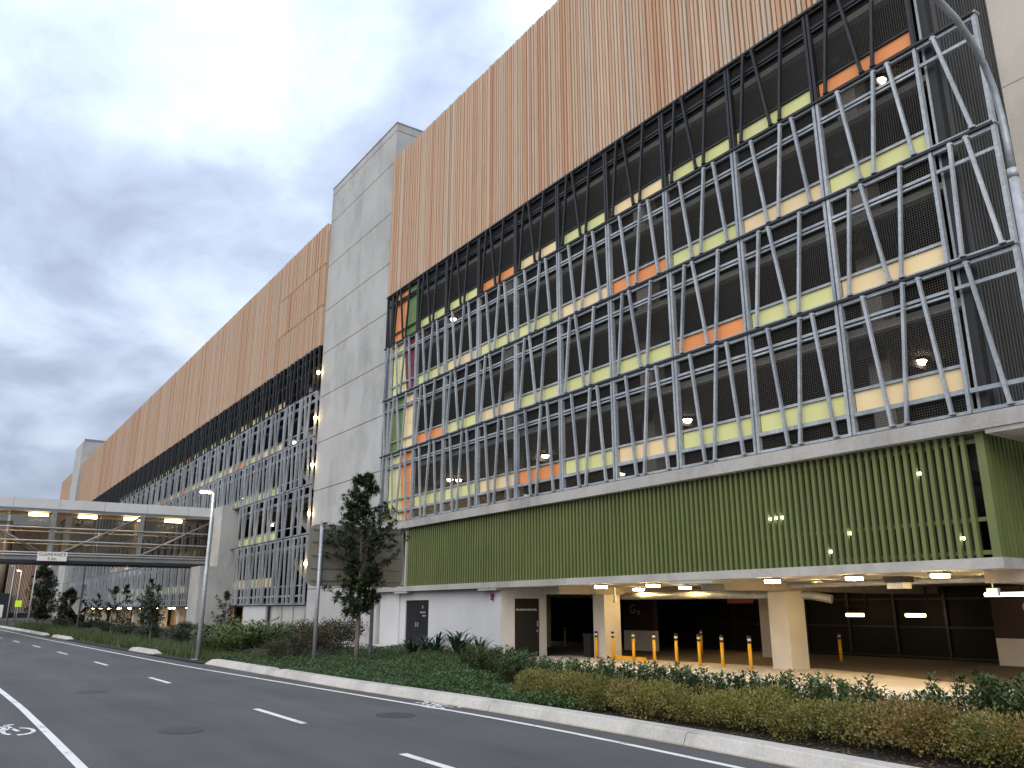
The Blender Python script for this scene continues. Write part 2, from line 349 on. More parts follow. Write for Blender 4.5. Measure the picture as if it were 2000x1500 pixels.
LL = [(-40, 1.4), (6, 1.64), (11, 1.68), (14.5, 1.66), (18.4, 1.62), (23, 1.50), (30, 1.1), (40, 0.6), (60, -0.3), (100, -2.0), (160, -5)]
def lx(y):
    for a, b in zip(LL, LL[1:]):
        if a[0] <= y <= b[0]: t = (y-a[0])/(b[0]-a[0]); return a[1]+(b[1]-a[1])*t
    return -5
put('edge_line', strip(-40, 150, lambda y: lx(y)-0.055, lambda y: lx(y)+0.06, 0.004, 1.0), 'paint', road)
def dashx(y): return ex(y) - 2.88 + (0.65 if y > 20 else 0.65*max(0, (y-13)/7))
for a, b in ((-10, -7.6), (-2, 0.4), (6.6, 9.9), (13.3, 15.73), (22.25, 24.4), (30.4, 32.7), (38.7, 41.2), (46.5, 49.0), (54.2, 57.0), (62.4, 64.8), (70.5, 73), (79, 81.5)):
    put('lane_dash', strip(a, b, lambda y: 5.14-0.0009*max(0, y-12)**1.85 - 0.06*0 - 0.06, lambda y: 5.14-0.0009*max(0, y-12)**1.85 + 0.06, 0.005, 0.8), 'paint', road)
# bicycle symbols painted in the lanes: a real outline of wheels, frame, bar
def bike(cx, cy, sx, sy, rot):
    m = MB()
    def P(u, v): 
        c, s = math.cos(rot), math.sin(rot); a, b = u*sx, v*sy; return (cx+a*c-b*s, cy+a*s+b*c)
    def seg(u0, v0, u1, v1, w=0.06):
        d = math.hypot(u1-u0, v1-v0) or 1; nx, ny = -(v1-v0)/d*w/2, (u1-u0)/d*w/2
        q = [P(u0+nx, v0+ny), P(u1+nx, v1+ny), P(u1-nx, v1-ny), P(u0-nx, v0-ny)]
        m.poly(q, 0.006)
    for wx in (-0.30, 0.30):
        for k in range(14):
            if k in (3, 9): continue
            a, b = 2*math.pi*k/14, 2*math.pi*(k+1)/14
            seg(wx+0.2*math.cos(a), -0.2+0.2*math.sin(a), wx+0.2*math.cos(b), -0.2+0.2*math.sin(b))
    seg(-0.3, -0.2, -0.12, 0.14); seg(-0.12, 0.10, 0.2, 0.10); seg(-0.16, 0.12, 0.02, -0.2); seg(0.02, -0.2, 0.2, 0.12); seg(0.3, -0.2, 0.18, 0.2)
    seg(0.18, 0.2, 0.30, 0.22); seg(-0.2, 0.16, -0.05, 0.16); seg(-0.3, -0.2, 0.02, -0.2)
    return m
put('bicycle_symbol', bike(1.02, 15.3, 1.0, 2.1, 0.0), 'paint', road)
put('bicycle_symbol', bike(8.12, 14.6, 0.62, 2.0, 0.0), 'paint', road)
def disc(cx, cy, rx, ry, z, n=28):
    return MB().poly([(cx+rx*math.cos(2*math.pi*k/n), cy+ry*math.sin(2*math.pi*k/n)) for k in range(n)], z)
for cx, cy in ((3.35, 13.65), (3.17, 21.0), (6.82, 13.45)):
    put('manhole_cover', disc(cx, cy, 0.33, 0.40, 0.0045), 'patch', road)
# kerb: long run with joints, then the short separate ends further on
def kerbx(y): return ex(y) + 0.46 + (0.10 if y < 8.5 else 0.10*max(0.0, (12.0-y)/3.5)) + (0.35*min(1, max(0, (y-19)/9)))
def kerb_run(y0, y1, cap=True):
    m = MB(); prof = [(0, -0.02), (0.0, 0.02), (0.07, 0.155), (0.11, 0.17), (0.34, 0.175), (0.36, 0.15), (0.36, -0.02)]
    Y = ys(y0, y1, 0.6); rows = []
    for j, y in enumerate(Y):
        e_ = min(1.0, 0.35 + min(y-y0, y1-y)/0.35*0.65) if cap else 1.0
        rows.append([(kerbx(y)+p[0]+(1-e_)*0.1, y, p[1]*e_) for p in prof])
    base = len(m.v)
    for r in rows: m.v += r
    n = len(prof)
    for j in range(len(rows)-1):
        for k in range(n-1):
            a = base+j*n+k; m.f.append((a, a+1, a+1+n, a+n)[::-1]); m.sm.append(k == 2)
    m.f.append(tuple(base+k for k in range(n))); m.sm.append(False)
    m.f.append(tuple(base+(len(rows)-1)*n+k for k in range(n-1, -1, -1))); m.sm.append(False)
    return m
kerb = tag(put('kerb', None), kind='structure')
kj = [-25, -17.5, -10, -2.2, 5.2, 8.35, 13.0, 18.0, 23.0, 29.4]
for a, b in zip(kj, kj[1:]):
    put('kerb_stone', kerb_run(a+0.008, b-0.008, b == kj[-1]), 'kerb', kerb)
for a, b in ((36.2, 40.6), (56.7, 63.0), (66.5, 110)):
    put('kerb_stone', kerb_run(a, b), 'kerb', kerb)
put('gutter_dirt', strip(-20, 29.4, lambda y: kerbx(y)-0.07-0.035*math.sin(y*2.3)*math.sin(y*0.9+1), lambda y: kerbx(y)+0.02, 0.003, 0.25), 'dirt', road)
PLZ = [(10.9, -30), (10.9, 11.5), (11.6, 15.0), (12.6, 18.5), (14.4, 22.2), (17.2, 25.6), (18.0, 26.6), (40, 26.6), (40, -30)]
tag(put('plaza', MB().poly(PLZ[::-1], 0.004), 'plaza'), kind='structure')
tag(put('undercroft_floor', MB().quad((18.3, 26.7, 0.002), (40, 26.7, 0.002), (40, 160, 0.002), (18.3, 160, 0.002)), 'inner'), kind='structure')
tag(put('drive_aisle', MB().poly([(20.3, -30), (20.5, 8), (20.75, 9.6), (21.4, 12.3), (22.2, 14.3), (22.7, 16.2), (22.2, 18.6), (21.8, 21), (21.3, 23.8), (21.1, 26.6), (40, 26.6), (40, -30)][::-1], 0.008), 'aisle'), kind='structure')
bed = MB(); Y = ys(-25, 29.4, 1.2)
def bedx(y):
    for a, b in zip(PLZ, PLZ[1:7]):
        if a[1] <= y <= b[1]: return a[0]+(b[0]-a[0])*(y-a[1])/(b[1]-a[1])
    return 18.0
for a, b in zip(Y, Y[1:]):
    bed.quad((kerbx(a)+0.33, a, 0.11), (bedx(a), a, 0.05), (bedx(b), b, 0.05), (kerbx(b)+0.33, b, 0.11))
tag(put('garden_bed', bed, 'mulch'), kind='structure')
vb = MB(); Y = ys(29.4, 160, 2.5)
for a, b in zip(Y, Y[1:]):
    vb.quad((ex(a)+0.72, a, 0.03), (18.1, a, 0.05), (18.1, b, 0.05), (ex(b)+0.72, b, 0.03))
tag(put('verge', vb, 'mulch'), kind='structure')
# low concrete edging between bed and wall
tag(put('garden_edging', MB().box(14.9, 17.9, 27.1, 27.3, 0, 0.16).box(16.2, 18.0, 33.2, 37.6, 0, 0.14), 'kerb'), kind='structure')

# ------------------------------------------------------------------ building A : the near car park
D = 17.85; BW = 2.876; Y0 = 8.38
A = thing('car_park_building', 'car park with timber slat screen above steel frames, coloured panels and green louvres', 'building', (D, 23, 0))
ROWS = [(5.79, 9.27), (9.27, 12.2), (12.2, 15.1), (15.1, 18.03)]
ODD = [(2.15, 1.81), (1.11, 1.45), (0.73, 0.41)]; EVEN = [(2.15, 2.49), (1.83, 1.42), (0.78, 1.11)]
def frame_mesh(h, low, w=BW):
    m = MB(); g = 0.03
    m.box(-0.07, 0.07, 0.02, 0.10, g, h-g).box(-0.07, 0.07, w-0.10, w-0.02, g, h-g)
    m.box(-0.05, 0.05, 0.105, w-0.105, h-0.13, h-0.04).box(-0.035, 0.045, 0.105, w-0.105, h-0.62, h-0.55).box(-0.03, 0.04, 0.105, w-0.105, h-0.72, h-0.67)
    b = 0.62 if low else 0.10
    m.box(-0.05, 0.05, 0.105, w-0.105, g, g+0.07)
    if low: m.box(-0.05, 0.05, 0.105, w-0.105, b-0.13, b-0.03)
    m.box(0.02, 0.06, 0.105, w-0.105, b+0.49, b+0.56)
    return m
fr_low = frame_mesh(3.48, True).mesh('screen_panel'); fr_mid = frame_mesh(2.93, False).mesh('screen_panel'); fr_dark = frame_mesh(2.93, False).mesh('screen_panel')
fr_low.materials.append(M['galv']); fr_mid.materials.append(M['galv']); fr_dark.materials.append(M['char'])
BARS = {}
def bar_mesh(dy, h, mt):
    k = (round(dy, 2), round(h, 2), mt)
    if k not in BARS:
        me = MB().slant(0, 0, 0.05, dy, h-0.075, 0.074, 0.09).box(-0.02, 0.07, -0.07, 0.07, 0.055, 0.10).box(-0.02, 0.07, dy-0.07, dy+0.07, h-0.13, h-0.085).mesh('slanted_bar'); me.materials.append(M[mt]); BARS[k] = me
    return BARS[k]
def sp_mesh(z0, z1, w=BW):
    return MB().box(0.075, 0.095, 0.11, w-0.11, z0, z1)
SPM = {}
def spandrel(col, low):
    if (col, low) not in SPM:
        b = 0.62 if low else 0.10
        me = sp_mesh(b+0.005, b+0.488).mesh('spandrel_panel'); me.materials.append(M[col]); SPM[(col, low)] = me
    return SPM[(col, low)]
def wire(h, low):
    b = 0.62 if low else 0.10; m = MB()
    m.quad((0.06, BW-0.11, b+0.56), (0.06, 0.11, b+0.56), (0.06, 0.11, h-0.05), (0.06, BW-0.11, h-0.05))
    if low: m.quad((0.06, BW-0.11, 0.1), (0.06, 0.11, 0.1), (0.06, 0.11, 0.49), (0.06, BW-0.11, 0.49))
    me = m.mesh('wire_mesh'); me.materials.append(M['mesh']); return me
wm_low, wm_mid = wire(3.48, True), wire(2.93, False)
L_, C_, O_ = 'lime', 'cream', 'orange'
CO = [[C_, L_, L_, C_, L_, O_, C_, L_, L_], [C_, L_, O_, L_, L_, L_, C_, L_, O_], [L_, C_, L_, O_, C_, L_, L_, C_, L_], [O_, L_, L_, C_, L_, C_, O_, L_, L_]]
FULL = [('lime', 'orange'), ('leafgreen', 'cream'), ('lime', 'maroon'), ('orange', 'leafgreen')]
for r, (z0, z1) in enumerate(ROWS):
    h = z1-z0; low = r == 0; dark = r == 3; mt = 'char' if dark else 'galv'
    for b in range(10):
        y = Y0 + b*BW
        p = put('screen_panel', fr_low if low else (fr_dark if dark else fr_mid), None, A, (D, y, z0))
        for (t, bt) in (ODD if r in (0, 2) else EVEN):
            put('slanted_bar', bar_mesh(t-bt, h, mt), None, p, (D-0.115, y+bt, z0+0.01))
        if b < 9:
            put('spandrel_panel', spandrel(CO[r][b], low), None, p, (D, y, z0))
            put('wire_mesh', wm_low if low else wm_mid, None, p, (D, y, z0))
        else:
            c1, c2 = FULL[r]; sh = 0.18 if r in (0, 2) else -0.15
            zs = [0.05, 1.35, h-0.56, h-0.03] if not low else [0.05, 0.6, 1.85, h-0.56, h-0.03]
            for za, zb in zip(zs, zs[1:]):
                def ym(z): return 1.42 + sh*(z/h-0.5)*2.4
                m1 = MB().prism([(0.10, ym(za)+0.01, za), (0.13, ym(za)+0.01, za), (0.13, BW-0.12, za), (0.10, BW-0.12, za)], [(0.10, ym(zb)+0.01, zb-0.012), (0.13, ym(zb)+0.01, zb-0.012), (0.13, BW-0.12, zb-0.012), (0.10, BW-0.12, zb-0.012)])
                m2 = MB().prism([(0.10, 0.12, za), (0.13, 0.12, za), (0.13, ym(za)-0.01, za), (0.10, ym(za)-0.01, za)], [(0.10, 0.12, zb-0.012), (0.13, 0.12, zb-0.012), (0.13, ym(zb)-0.01, zb-0.012), (0.10, ym(zb)-0.01, zb-0.012)])
                put('infill_panel', m1, c1, p, (D, y, z0)); put('infill_panel', m2, c2, p, (D, y, z0))
    # narrow closing panel against the tower, and free-standing half bay past the corner
    ye = Y0 + 10*BW
    q = put('end_panel', MB().box(-0.06, 0.06, 0.02, 0.10, 0.03, h-0.03).box(-0.06, 0.06, 0.60, 0.68, 0.03, h-0.03).box(-0.05, 0.05, 0.1, 0.6, h-0.13, h-0.04).box(-0.04, 0.04, 0.1, 0.6, h-0.62, h-0.55).box(-0.05, 0.05, 0.1, 0.6, 0.03, 0.1), mt, A, (D, ye, z0))
    put('slanted_bar', bar_mesh(0.3 if r % 2 else -0.3, h, mt), None, q, (D-0.115, ye+(0.15 if r % 2 else 0.5), z0+0.01))
    put('infill_panel', MB().box(0.1, 0.13, 0.02, 0.7, 0.03, h), 'steelgrey', q, (D, ye, z0))
    if r < 3:
        ya = Y0-1.42; fm = MB().box(-0.07, 0.07, 0, 0.09, 0.03, h+0.04).box(-0.05, 0.05, 0.09, 1.42, h-0.13, h-0.04).box(-0.035, 0.035, 0.09, 1.42, h-0.62, h-0.54)
        fm.box(-0.05, 0.05, 0.09, 1.42, 0.03, 0.11)
        if low: fm.box(-0.05, 0.05, 0.09, 1.42, 0.48, 0.58)
        fm.box(-0.10, 0.12, -0.03, 0.12, h-0.02, h+0.03)
        q = put('end_panel', fm, 'galv', A, (D, ya, z0))
        for (t, bt) in ([(1.05, 0.62)] if low else [(0.98, 0.45)] if r == 2 else [(0.98, 1.10), (0.62, 0.25)]):
            put('slanted_bar', bar_mesh(t-bt, h, 'galv'), None, q, (D-0.115, ya+bt, z0+0.01))
    put('gap_shade_bar', MB().box(D-0.12, D+0.06, Y0-(1.4 if r < 3 else 0), Y0+10*BW+0.7, z1-0.034, z1+0.034), 'black', A)  # black bar added to draw the dark gap between rows
# slabs and interior of A
SL = [(2.56, 2.78, 17.72), (5.43, 5.77, 17.66), (8.30, 8.52, 18.55), (11.25, 11.45, 18.55), (14.20, 14.40, 18.55), (17.1, 17.3, 18.55)]
for i, (za, zb, xe) in enumerate(SL):
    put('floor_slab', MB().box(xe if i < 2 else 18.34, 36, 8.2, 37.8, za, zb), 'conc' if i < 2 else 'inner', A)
    if i >= 2: put('slab_edge', MB().box(18.1, 18.34, 8.2, 37.8, za+0.06, zb+0.03), 'conc', A)
    if i >= 1:
        for yb in (11.3, 19.9, 28.5, 37.1):      # downstand beams on every grid line
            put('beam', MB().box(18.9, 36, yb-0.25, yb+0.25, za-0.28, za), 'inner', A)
put('corner_ledge', MB().box(17.66, 18.45, 5.6, 8.2, 5.43, 5.77).prism([(17.7, 5.6, 5.32), (18.4, 5.6, 5.32), (21.2, 8.15, 5.32), (17.7, 8.15, 5.32)], [(17.7, 5.6, 5.428), (18.4, 5.6, 5.428), (21.2, 8.15, 5.428), (17.7, 8.15, 5.428)]), 'conc', A)
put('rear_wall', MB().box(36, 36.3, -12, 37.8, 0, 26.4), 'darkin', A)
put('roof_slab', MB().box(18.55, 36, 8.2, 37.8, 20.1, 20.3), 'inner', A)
put('screen_dark_sheet', MB().box(18.18, 18.22, 8.3, 37.9, 18.06, 26.35), 'darkin', A)  # added dark sheet, stands for the shade seen between the slats
for z in (18.15, 20.2, 22.3, 24.4, 26.2):
    put('screen_rail', MB().box(18.0, 18.1, 8.3, 37.9, z, z+0.12), 'black', A)
cm = {}
for lv in range(1, 5):
    za, zb = SL[lv][1], SL[lv+1][0]
    for yb in (11.3, 19.9, 28.5):
        for xc in (19.6, 27.5):
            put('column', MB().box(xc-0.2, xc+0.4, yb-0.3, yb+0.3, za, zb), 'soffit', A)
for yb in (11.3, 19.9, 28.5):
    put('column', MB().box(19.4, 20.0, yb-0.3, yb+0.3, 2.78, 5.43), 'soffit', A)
# timber slats
sm_ = MB().box(-0.05, 0.06, -0.056, 0.056, 0, 8.47).mesh('timber_slat'); sm_.materials.append(M['wood'])
rs = random.Random(5)
n = int((37.85-8.3)/0.17)
for i in range(n+1):
    put('timber_slat', sm_, None, A, (17.84+rs.uniform(-0.02, 0.02), 8.34+i*0.17+rs.uniform(-0.008, 0.008), 18.0+rs.uniform(-0.02, 0.02)))
# green louvres
gm = MB().box(-0.055, 0.055, -0.043, 0.043, 0, 2.64).mesh('green_louvre'); gm.materials.append(M['green'])
n = int((34.75-8.76)/0.19)
for i in range(n+1): put('green_louvre', gm, None, A, (17.95, 8.76+i*0.19, 2.79))
put('louvre_dark_sheet', MB().box(18.3, 21.3, 8.46, 8.5, 2.8, 5.42).box(18.42, 18.46, 8.9, 34.7, 2.8, 5.4), 'darkin', A)  # added dark sheets hide the bright interior, so louvre gaps look shaded
for i in range(17): put('green_louvre', gm, None, A, (18.25+i*0.185, 8.36, 2.79))
put('corner_post', MB().box(17.9, 18.02, 8.30, 8.48, 2.785, 5.42).box(18.02, 18.12, 8.30, 8.38, 2.785, 5.42), 'green', A)
for z in (2.86, 3.55, 5.22): put('louvre_rail', MB().box(18.02, 18.08, 8.4, 34.8, z, z+0.09), 'green', A)
put('louvre_end', MB().box(17.9, 18.5, 34.78, 34.9, 2.785, 5.42), 'conc', A)
# ribbed dark return and the concrete wall behind it
rm = MB().prism([(-0.045, 0.0, 0), (-0.035, -0.09, 0), (0.035, -0.09, 0), (0.045, 0.0, 0)], [(-0.045, 0.0, 12.4), (-0.035, -0.09, 12.4), (0.035, -0.09, 12.4), (0.045, 0.0, 12.4)]).mesh('rib'); rm.materials.append(M['rib'])
put('ribbed_wall', MB().box(18.15, 21.3, 8.1, 8.16, 5.78, 18.2), 'black', A)  # sheet coloured black to paint the shade between the ribs
for i in range(19): put('rib', rm, None, A, (18.27+i*0.165, 8.098, 5.79))
put('corner_post', MB().box(18.02, 18.2, 8.12, 8.3, 5.78, 18.0), 'char', A)
put('corner_post', MB().box(18.0, 18.06, 8.30, 8.36, 5.78, 18.0), 'galv', A)
for k, (za, zb) in enumerate(((5.78, 8.9), (8.92, 12.0), (12.02, 15.1), (15.12, 18.2), (18.22, 21.3), (21.32, 24.4), (24.42, 27.5))):
    put('wall_panel', MB().box(21.32, 21.6, -12, 8.095, za, zb), 'wallc', A)
# ground floor of A : white walls, doors, columns
def wallx(x0, x1, y0, y1, z0, z1, mat='white', nm='wall'): return put(nm, MB().box(x0, x1, y0, y1, z0, z1), mat, A)
wallx(18.1, 18.4, 27.75, 32.85, 0, 2.555); wallx(18.1, 18.4, 35.05, 37.75, 0, 2.555); wallx(18.1, 18.4, 32.85, 35.05, 2.16, 2.555)
wallx(18.0, 18.4, 26.95, 27.75, 0, 2.555, nm='pilaster'); wallx(18.03, 18.1, 35.6, 37.0, 0, 2.555, nm='pilaster')
RW = 26.95
wallx(18.4, 18.66, RW, RW+0.2, 0, 2.555); wallx(19.86, 20.2, RW, RW+0.2, 0, 2.555); wallx(18.66, 19.86, RW, RW+0.2, 2.17, 2.555); wallx(20.0, 20.2, RW+0.2, 30, 0, 2.555)
dr = put('door', MB().box(18.14, 18.18, 32.87, 33.94, 0.01, 2.15).box(18.14, 18.18, 33.96, 35.03, 0.01, 2.15), 'door', A)
put('door_handle', MB().box(18.09, 18.14, 33.84, 33.87, 1.0, 1.2).box(18.09, 18.14, 34.03, 34.06, 1.0, 1.2), 'galv', dr)
RX = Matrix(((0, 0, -1, 0), (-1, 0, 0, 0), (0, 1, 0, 0), (0, 0, 0, 1)))    # text facing -x
textmesh('lettering', 'FIRE PUMP', 0.11, 'letterg', dr, Matrix.Translation((18.135, 33.45, 1.62)) @ RX)
textmesh('lettering', 'ROOM', 0.11, 'letterg', dr, Matrix.Translation((18.135, 33.32, 1.47)) @ RX)
put('symbol', MB().prism([(18.133, 33.42, 1.80), (18.138, 33.42, 1.80), (18.138, 33.50, 1.80), (18.133, 33.50, 1.80)], [(18.133, 33.44, 1.93), (18.138, 33.44, 1.93), (18.138, 33.47, 1.93), (18.133, 33.47, 1.93)]), 'letterg', dr)
dr2 = put('door', MB().box(18.68, 19.84, RW+0.03, RW+0.07, 0.01, 2.16), 'door', A)
put('door_handle', MB().box(19.74, 19.77, RW-0.03, RW+0.03, 1.1, 1.32).box(19.72, 19.76, RW-0.02, RW+0.03, 0.9, 0.98), 'galv', dr2)
RY = Matrix(((1, 0, 0, 0), (0, 0, -1, 0), (0, 1, 0, 0), (0, 0, 0, 1)))     # text facing -y
textmesh('lettering', 'FIRE INDICATOR PANEL', 0.095, 'letter', dr2, Matrix.Translation((19.24, RW+0.025, 1.74)) @ RY)
GC = [(20.86, 21.66, 24.2, 24.85), (21.46, 22.3, 16.4, 17.1), (26.3, 27.2, 20.6, 21.4), (24.2, 25.0, 33.0, 33.7)]
for x0, x1, y0, y1 in GC: put('column', MB().box(x0, x1, y0, y1, 0, 2.3), 'colm', A)
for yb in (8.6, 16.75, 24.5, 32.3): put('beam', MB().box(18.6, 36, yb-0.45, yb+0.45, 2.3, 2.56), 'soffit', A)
for ya, yb in ((26.9, 28.2), (16.0, 17.6), (34.3, 35.6)): put('bracket', MB().box(17.74, 18.6, ya, yb, 2.47, 2.559), 'conc', A)
put('duct', MB().tube([(21.9, 26, 2.25), (21.6, 19, 2.22), (21.7, 17.6, 2.2), (22.4, 16.2, 2.18), (22.6, 15.6, 2.05)], 0.13, 10), 'galv', A)
put('duct', MB().tube([(19.6, 8.4, 2.42), (19.8, 15.0, 2.4)], 0.07, 8), 'galv', A)
# dark glazed back wall of the undercroft with its mullions, maroon sign walls
put('back_glazing', MB().box(30.0, 30.05, 6, 45, 0.0, 2.55), 'dglass', A)
for i in range(20): put('mullion', MB().box(29.9, 30.0, 6.3+i*1.95, 6.4+i*1.95, 0.0, 2.55), 'char', A)
for z in (0.05, 1.1, 2.1): put('transom', MB().box(29.92, 29.99, 6, 45, z, z+0.06), 'char', A)
gs = put('zone_wall', MB().box(26.0, 26.25, 26.9, 28.85, 0.85, 2.5), 'mar2', A); put('zone_wall_base', MB().box(26.0, 26.25, 26.9, 28.85, 0, 0.85), 'colm', A)
textmesh('lettering', 'G', 0.55, 'letterg', gs, Matrix.Translation((25.99, 28.2, 1.75)) @ RX); textmesh('lettering', 'B', 0.28, 'letterg', gs, Matrix.Translation((25.99, 27.82, 1.62)) @ RX)
gs = put('zone_wall', MB().box(28.7, 29.4, 11.4, 13.9, 0.85, 2.5), 'mar2', A); put('zone_wall_base', MB().box(28.7, 29.4, 11.4, 13.9, 0, 0.85), 'colm', A)
textmesh('lettering', 'G', 0.55, 'letterg', gs, Matrix.Translation((28.69, 12.75, 1.8)) @ RX)

# ------------------------------------------------------------------ concrete lift tower between the two car parks
T = thing('concrete_tower', 'tall grey precast concrete tower between the two timber-screened car parks', 'tower', (18, 42.6, 0))
TZ = [0.0, 2.9, 5.75, 8.65, 11.6, 14.5, 17.35, 20.25, 23.35, 26.5, 28.5, 29.0]
put('core', MB().box(18.06, 26, 38.0, 47.2, 0, 28.9), 'black', T)
for a, b in zip(TZ, TZ[1:]):
    put('wall_panel', MB().box(17.95, 18.1, 37.86, 47.32, a+0.02, b-0.02), 'tower', T)
    put('wall_panel', MB().box(18.1, 26.1, 37.86, 38.02, a+0.02, b-0.02), 'tower', T)
    put('wall_panel', MB().box(18.1, 26.1, 47.17, 47.32, a+0.02, b-0.02), 'tower', T)
put('coping', MB().box(17.92, 26.1, 37.83, 47.35, 28.99, 29.06), 'conc', T)

# ------------------------------------------------------------------ building B : the long car park beyond the tower
B_ = thing('car_park_building', 'long car park receding beyond the concrete tower, timber slats over steel screen', 'building', (D, 100, 0))
BY0, BY1 = 47.55, 158.6
BR = [(2.0, 6.1), (6.1, 9.1), (9.1, 12.1), (12.1, 15.05), (15.05, 18.03)]
def bpanel(h, odd, low):
    m = frame_mesh(h, low); w = BW
    for (t, bt) in (ODD if odd else EVEN): m.slant(-0.115, bt, 0.05, bt+(t-bt)*0.7, h-0.06, 0.10, 0.12)
    return m
bp = [bpanel(b-a, i % 2 == 0, i == 0).mesh('screen_panel') for i, (a, b) in enumerate(BR)]
for i, me in enumerate(bp): me.materials.append(M['char'] if i == 4 else M['galv'])
spb = {}
rb = random.Random(11)
nb = int((BY1-BY0)/BW)
for r, (z0, z1) in enumerate(BR):
    for b in range(nb):
        y = BY0+b*BW
        if r < 2 and 63.0 < y+1.4 < 66.5: continue
        p = put('screen_panel', bp[r], None, B_, (D, y, z0))
        if b >= 2:
            c = rb.choice([L_, L_, L_, C_, C_, O_] if r > 0 else [L_, C_, L_])
            if (c, r) not in spb:
                me = MB().box(0.075, 0.095, 0.11, BW-0.11, (1.15 if r == 0 else 0.10), (1.75 if r == 0 else 0.58)).mesh('spandrel_panel'); me.materials.append(M[c]); spb[(c, r)] = me
            if b < 24: put('spandrel_panel', spb[(c, r)], None, p, (D, y, z0))
    put('gap_shade_bar', MB().box(D-0.02, D+0.06, BY0, BY1, z1-0.03, z1+0.03), 'black', B_)  # black bar in place of the dark slit between rows
for i, (za, zb) in enumerate(((1.95, 2.2), (5.25, 5.5), (8.3, 8.52), (11.25, 11.45), (14.2, 14.4), (17.1, 17.3), (20.1, 20.3))):
    put('floor_slab', MB().box(18.05 if i == 0 else 18.55, 32, 47.4, BY1, za, zb), 'inner', B_)
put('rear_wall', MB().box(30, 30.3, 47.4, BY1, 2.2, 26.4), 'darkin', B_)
put('screen_dark_sheet', MB().box(18.16, 18.2, 47.5, BY1, 18.06, 26.4), 'darkin', B_)  # dark sheet added in place of shade behind the slats
ws = MB(); y = BY0; rw = random.Random(3)
while y < BY1-0.1:
    dx = rw.uniform(-0.02, 0.02)
    if y < 56.2:
        for za, zb in ((18.0, 20.7), (20.76, 23.6), (23.66, 26.55)): ws.box(17.78+dx, 17.91+dx, y-0.045, y+0.045, za, zb)
    else: ws.box(17.78+dx, 17.91+dx, y-0.045, y+0.045, 18.0+rw.uniform(-0.02, 0.02), 26.5)
    y += 0.17
tag(put('timber_slats', ws, 'woodi', B_), kind='stuff')
put('screen_end', MB().box(17.9, 18.2, 47.42, 47.47, 18.0, 26.5), 'woodi', B_)
# stair bay lit warm behind the near end of the screen
put('stair_wall', MB().box(20.6, 20.8, 47.5, 54.0, 2.2, 17.0), simple and 'cream', B_)
for i in range(5):
    za = 2.2+i*2.95
    put('stair_flight', MB().prism([(19.0, 48.0, za), (20.4, 48.0, za), (20.4, 53.2, za+2.6), (19.0, 53.2, za+2.6)], [(19.0, 48.0, za+0.3), (20.4, 48.0, za+0.3), (20.4, 53.2, za+2.9), (19.0, 53.2, za+2.9)]), 'soffit', B_)
    tag(put('stair_lamp', MB().box(17.72, 17.86, 47.40, 47.52, za+2.1, za+2.26), 'tube'), 'warm bulkhead lamp at the %s landing up the stair beside the tower' % ORD[i], 'lamp', 'stair lamps')
# ground floor of B
put('wall', MB().box(17.95, 18.2, 54.6, 59.4, 0, 1.97), 'white', B_); put('wall', MB().box(18.05, 18.2, 47.4, 53.7, 0, 1.95), 'tower', B_)
for i in range(4): put('mullion', MB().box(17.98, 18.04, 47.6+i*2.0, 47.66+i*2.0, 0, 1.95), 'galv', B_)
put('post', MB().box(17.9, 18.1, 53.75, 54.05, 0, 1.98), 'char', B_)
put('pier', MB().box(15.75, 18.3, 63.4, 66.2, 0, 4.85).box(16.95, 18.3, 63.4, 65.6, 4.85, 9.35), 'tower', B_)
put('wall', MB().box(23.5, 23.8, 66, 158, 0, 1.95), 'cream', B_); put('wall', MB().box(24.5, 24.8, 54, 66, 0, 1.95), 'darkin', B_)
for i in range(12): put('column', MB().box(18.6, 19.2, 74+i*7.0, 74.7+i*7.0, 0, 1.95), 'colm', B_)
for i in range(11): put('column', MB().box(22.9, 23.48, 78+i*7.0, 78.5+i*7.0, 0, 1.95), 'darkin', B_)
for i in range(9):
    tag(put('ceiling_light', MB().box(20.0, 21.2, 78+i*8.0, 78.2+i*8.0, 1.84, 1.92), 'tube'), 'warm tube light in the undercroft beneath the long car park, %s from the footbridge' % ORD[i], 'light', 'undercroft tube lights')
for i, (x, y, z) in enumerate(((21, 57, 8.2), (21, 64, 8.2), (21, 60, 14.1), (21, 72, 11.15), (21, 90, 14.1), (21, 58, 5.15), (21, 78, 5.15))):
    tag(put('ceiling_light', MB().tube([(x, y, z), (x, y, z-0.12)], [0.16, 0.12], 10), 'smalll'), 'small ceiling light glimpsed through the long steel screen, %s of them' % ORD[i], 'light', 'lights behind the far screen')
# far end : second tower and the last stretch of screen
T2 = thing('concrete_tower', 'pale concrete tower at the far end of the long car park', 'tower', (18, 163, 0))
TZ2 = [0, 6, 12, 18, 24, 30.4]
put('core', MB().box(17.7, 26, 159.0, 168.3, 0, 30.3), 'black', T2)
for a, b in zip(TZ2, TZ2[1:]): put('wall_panel', MB().box(17.4, 26.1, 158.9, 168.4, a+0.02, b-0.02), 'tower', T2)
put('railing', MB().box(17.6, 26, 159.1, 159.2, 30.4, 30.9), 'steelgrey', T2)
B3 = thing('car_park_building', 'short last stretch of timber screen past the far pale tower', 'building', (D, 178, 0))
m = MB(); y = 169.0
while y < 187: m.box(17.7, 17.85, y-0.05, y+0.06, 18.0, 26.6); y += 0.25
tag(put('timber_slats', m, 'woodi', B3), kind='stuff')
put('screen_dark_sheet', MB().box(17.95, 18.2, 168.6, 187, 18, 26.5), 'darkin', B3); put('wall', MB().box(18.3, 26, 168.6, 187, 0, 18), 'steelgrey', B3)  # sheet behind the slats is added, its dark colour stands for shade
for i in range(8): put('screen_panel', bp[1], None, B3, (D, 168.7+(i % 4)*2.9, 6.1 if i < 4 else 9.1))
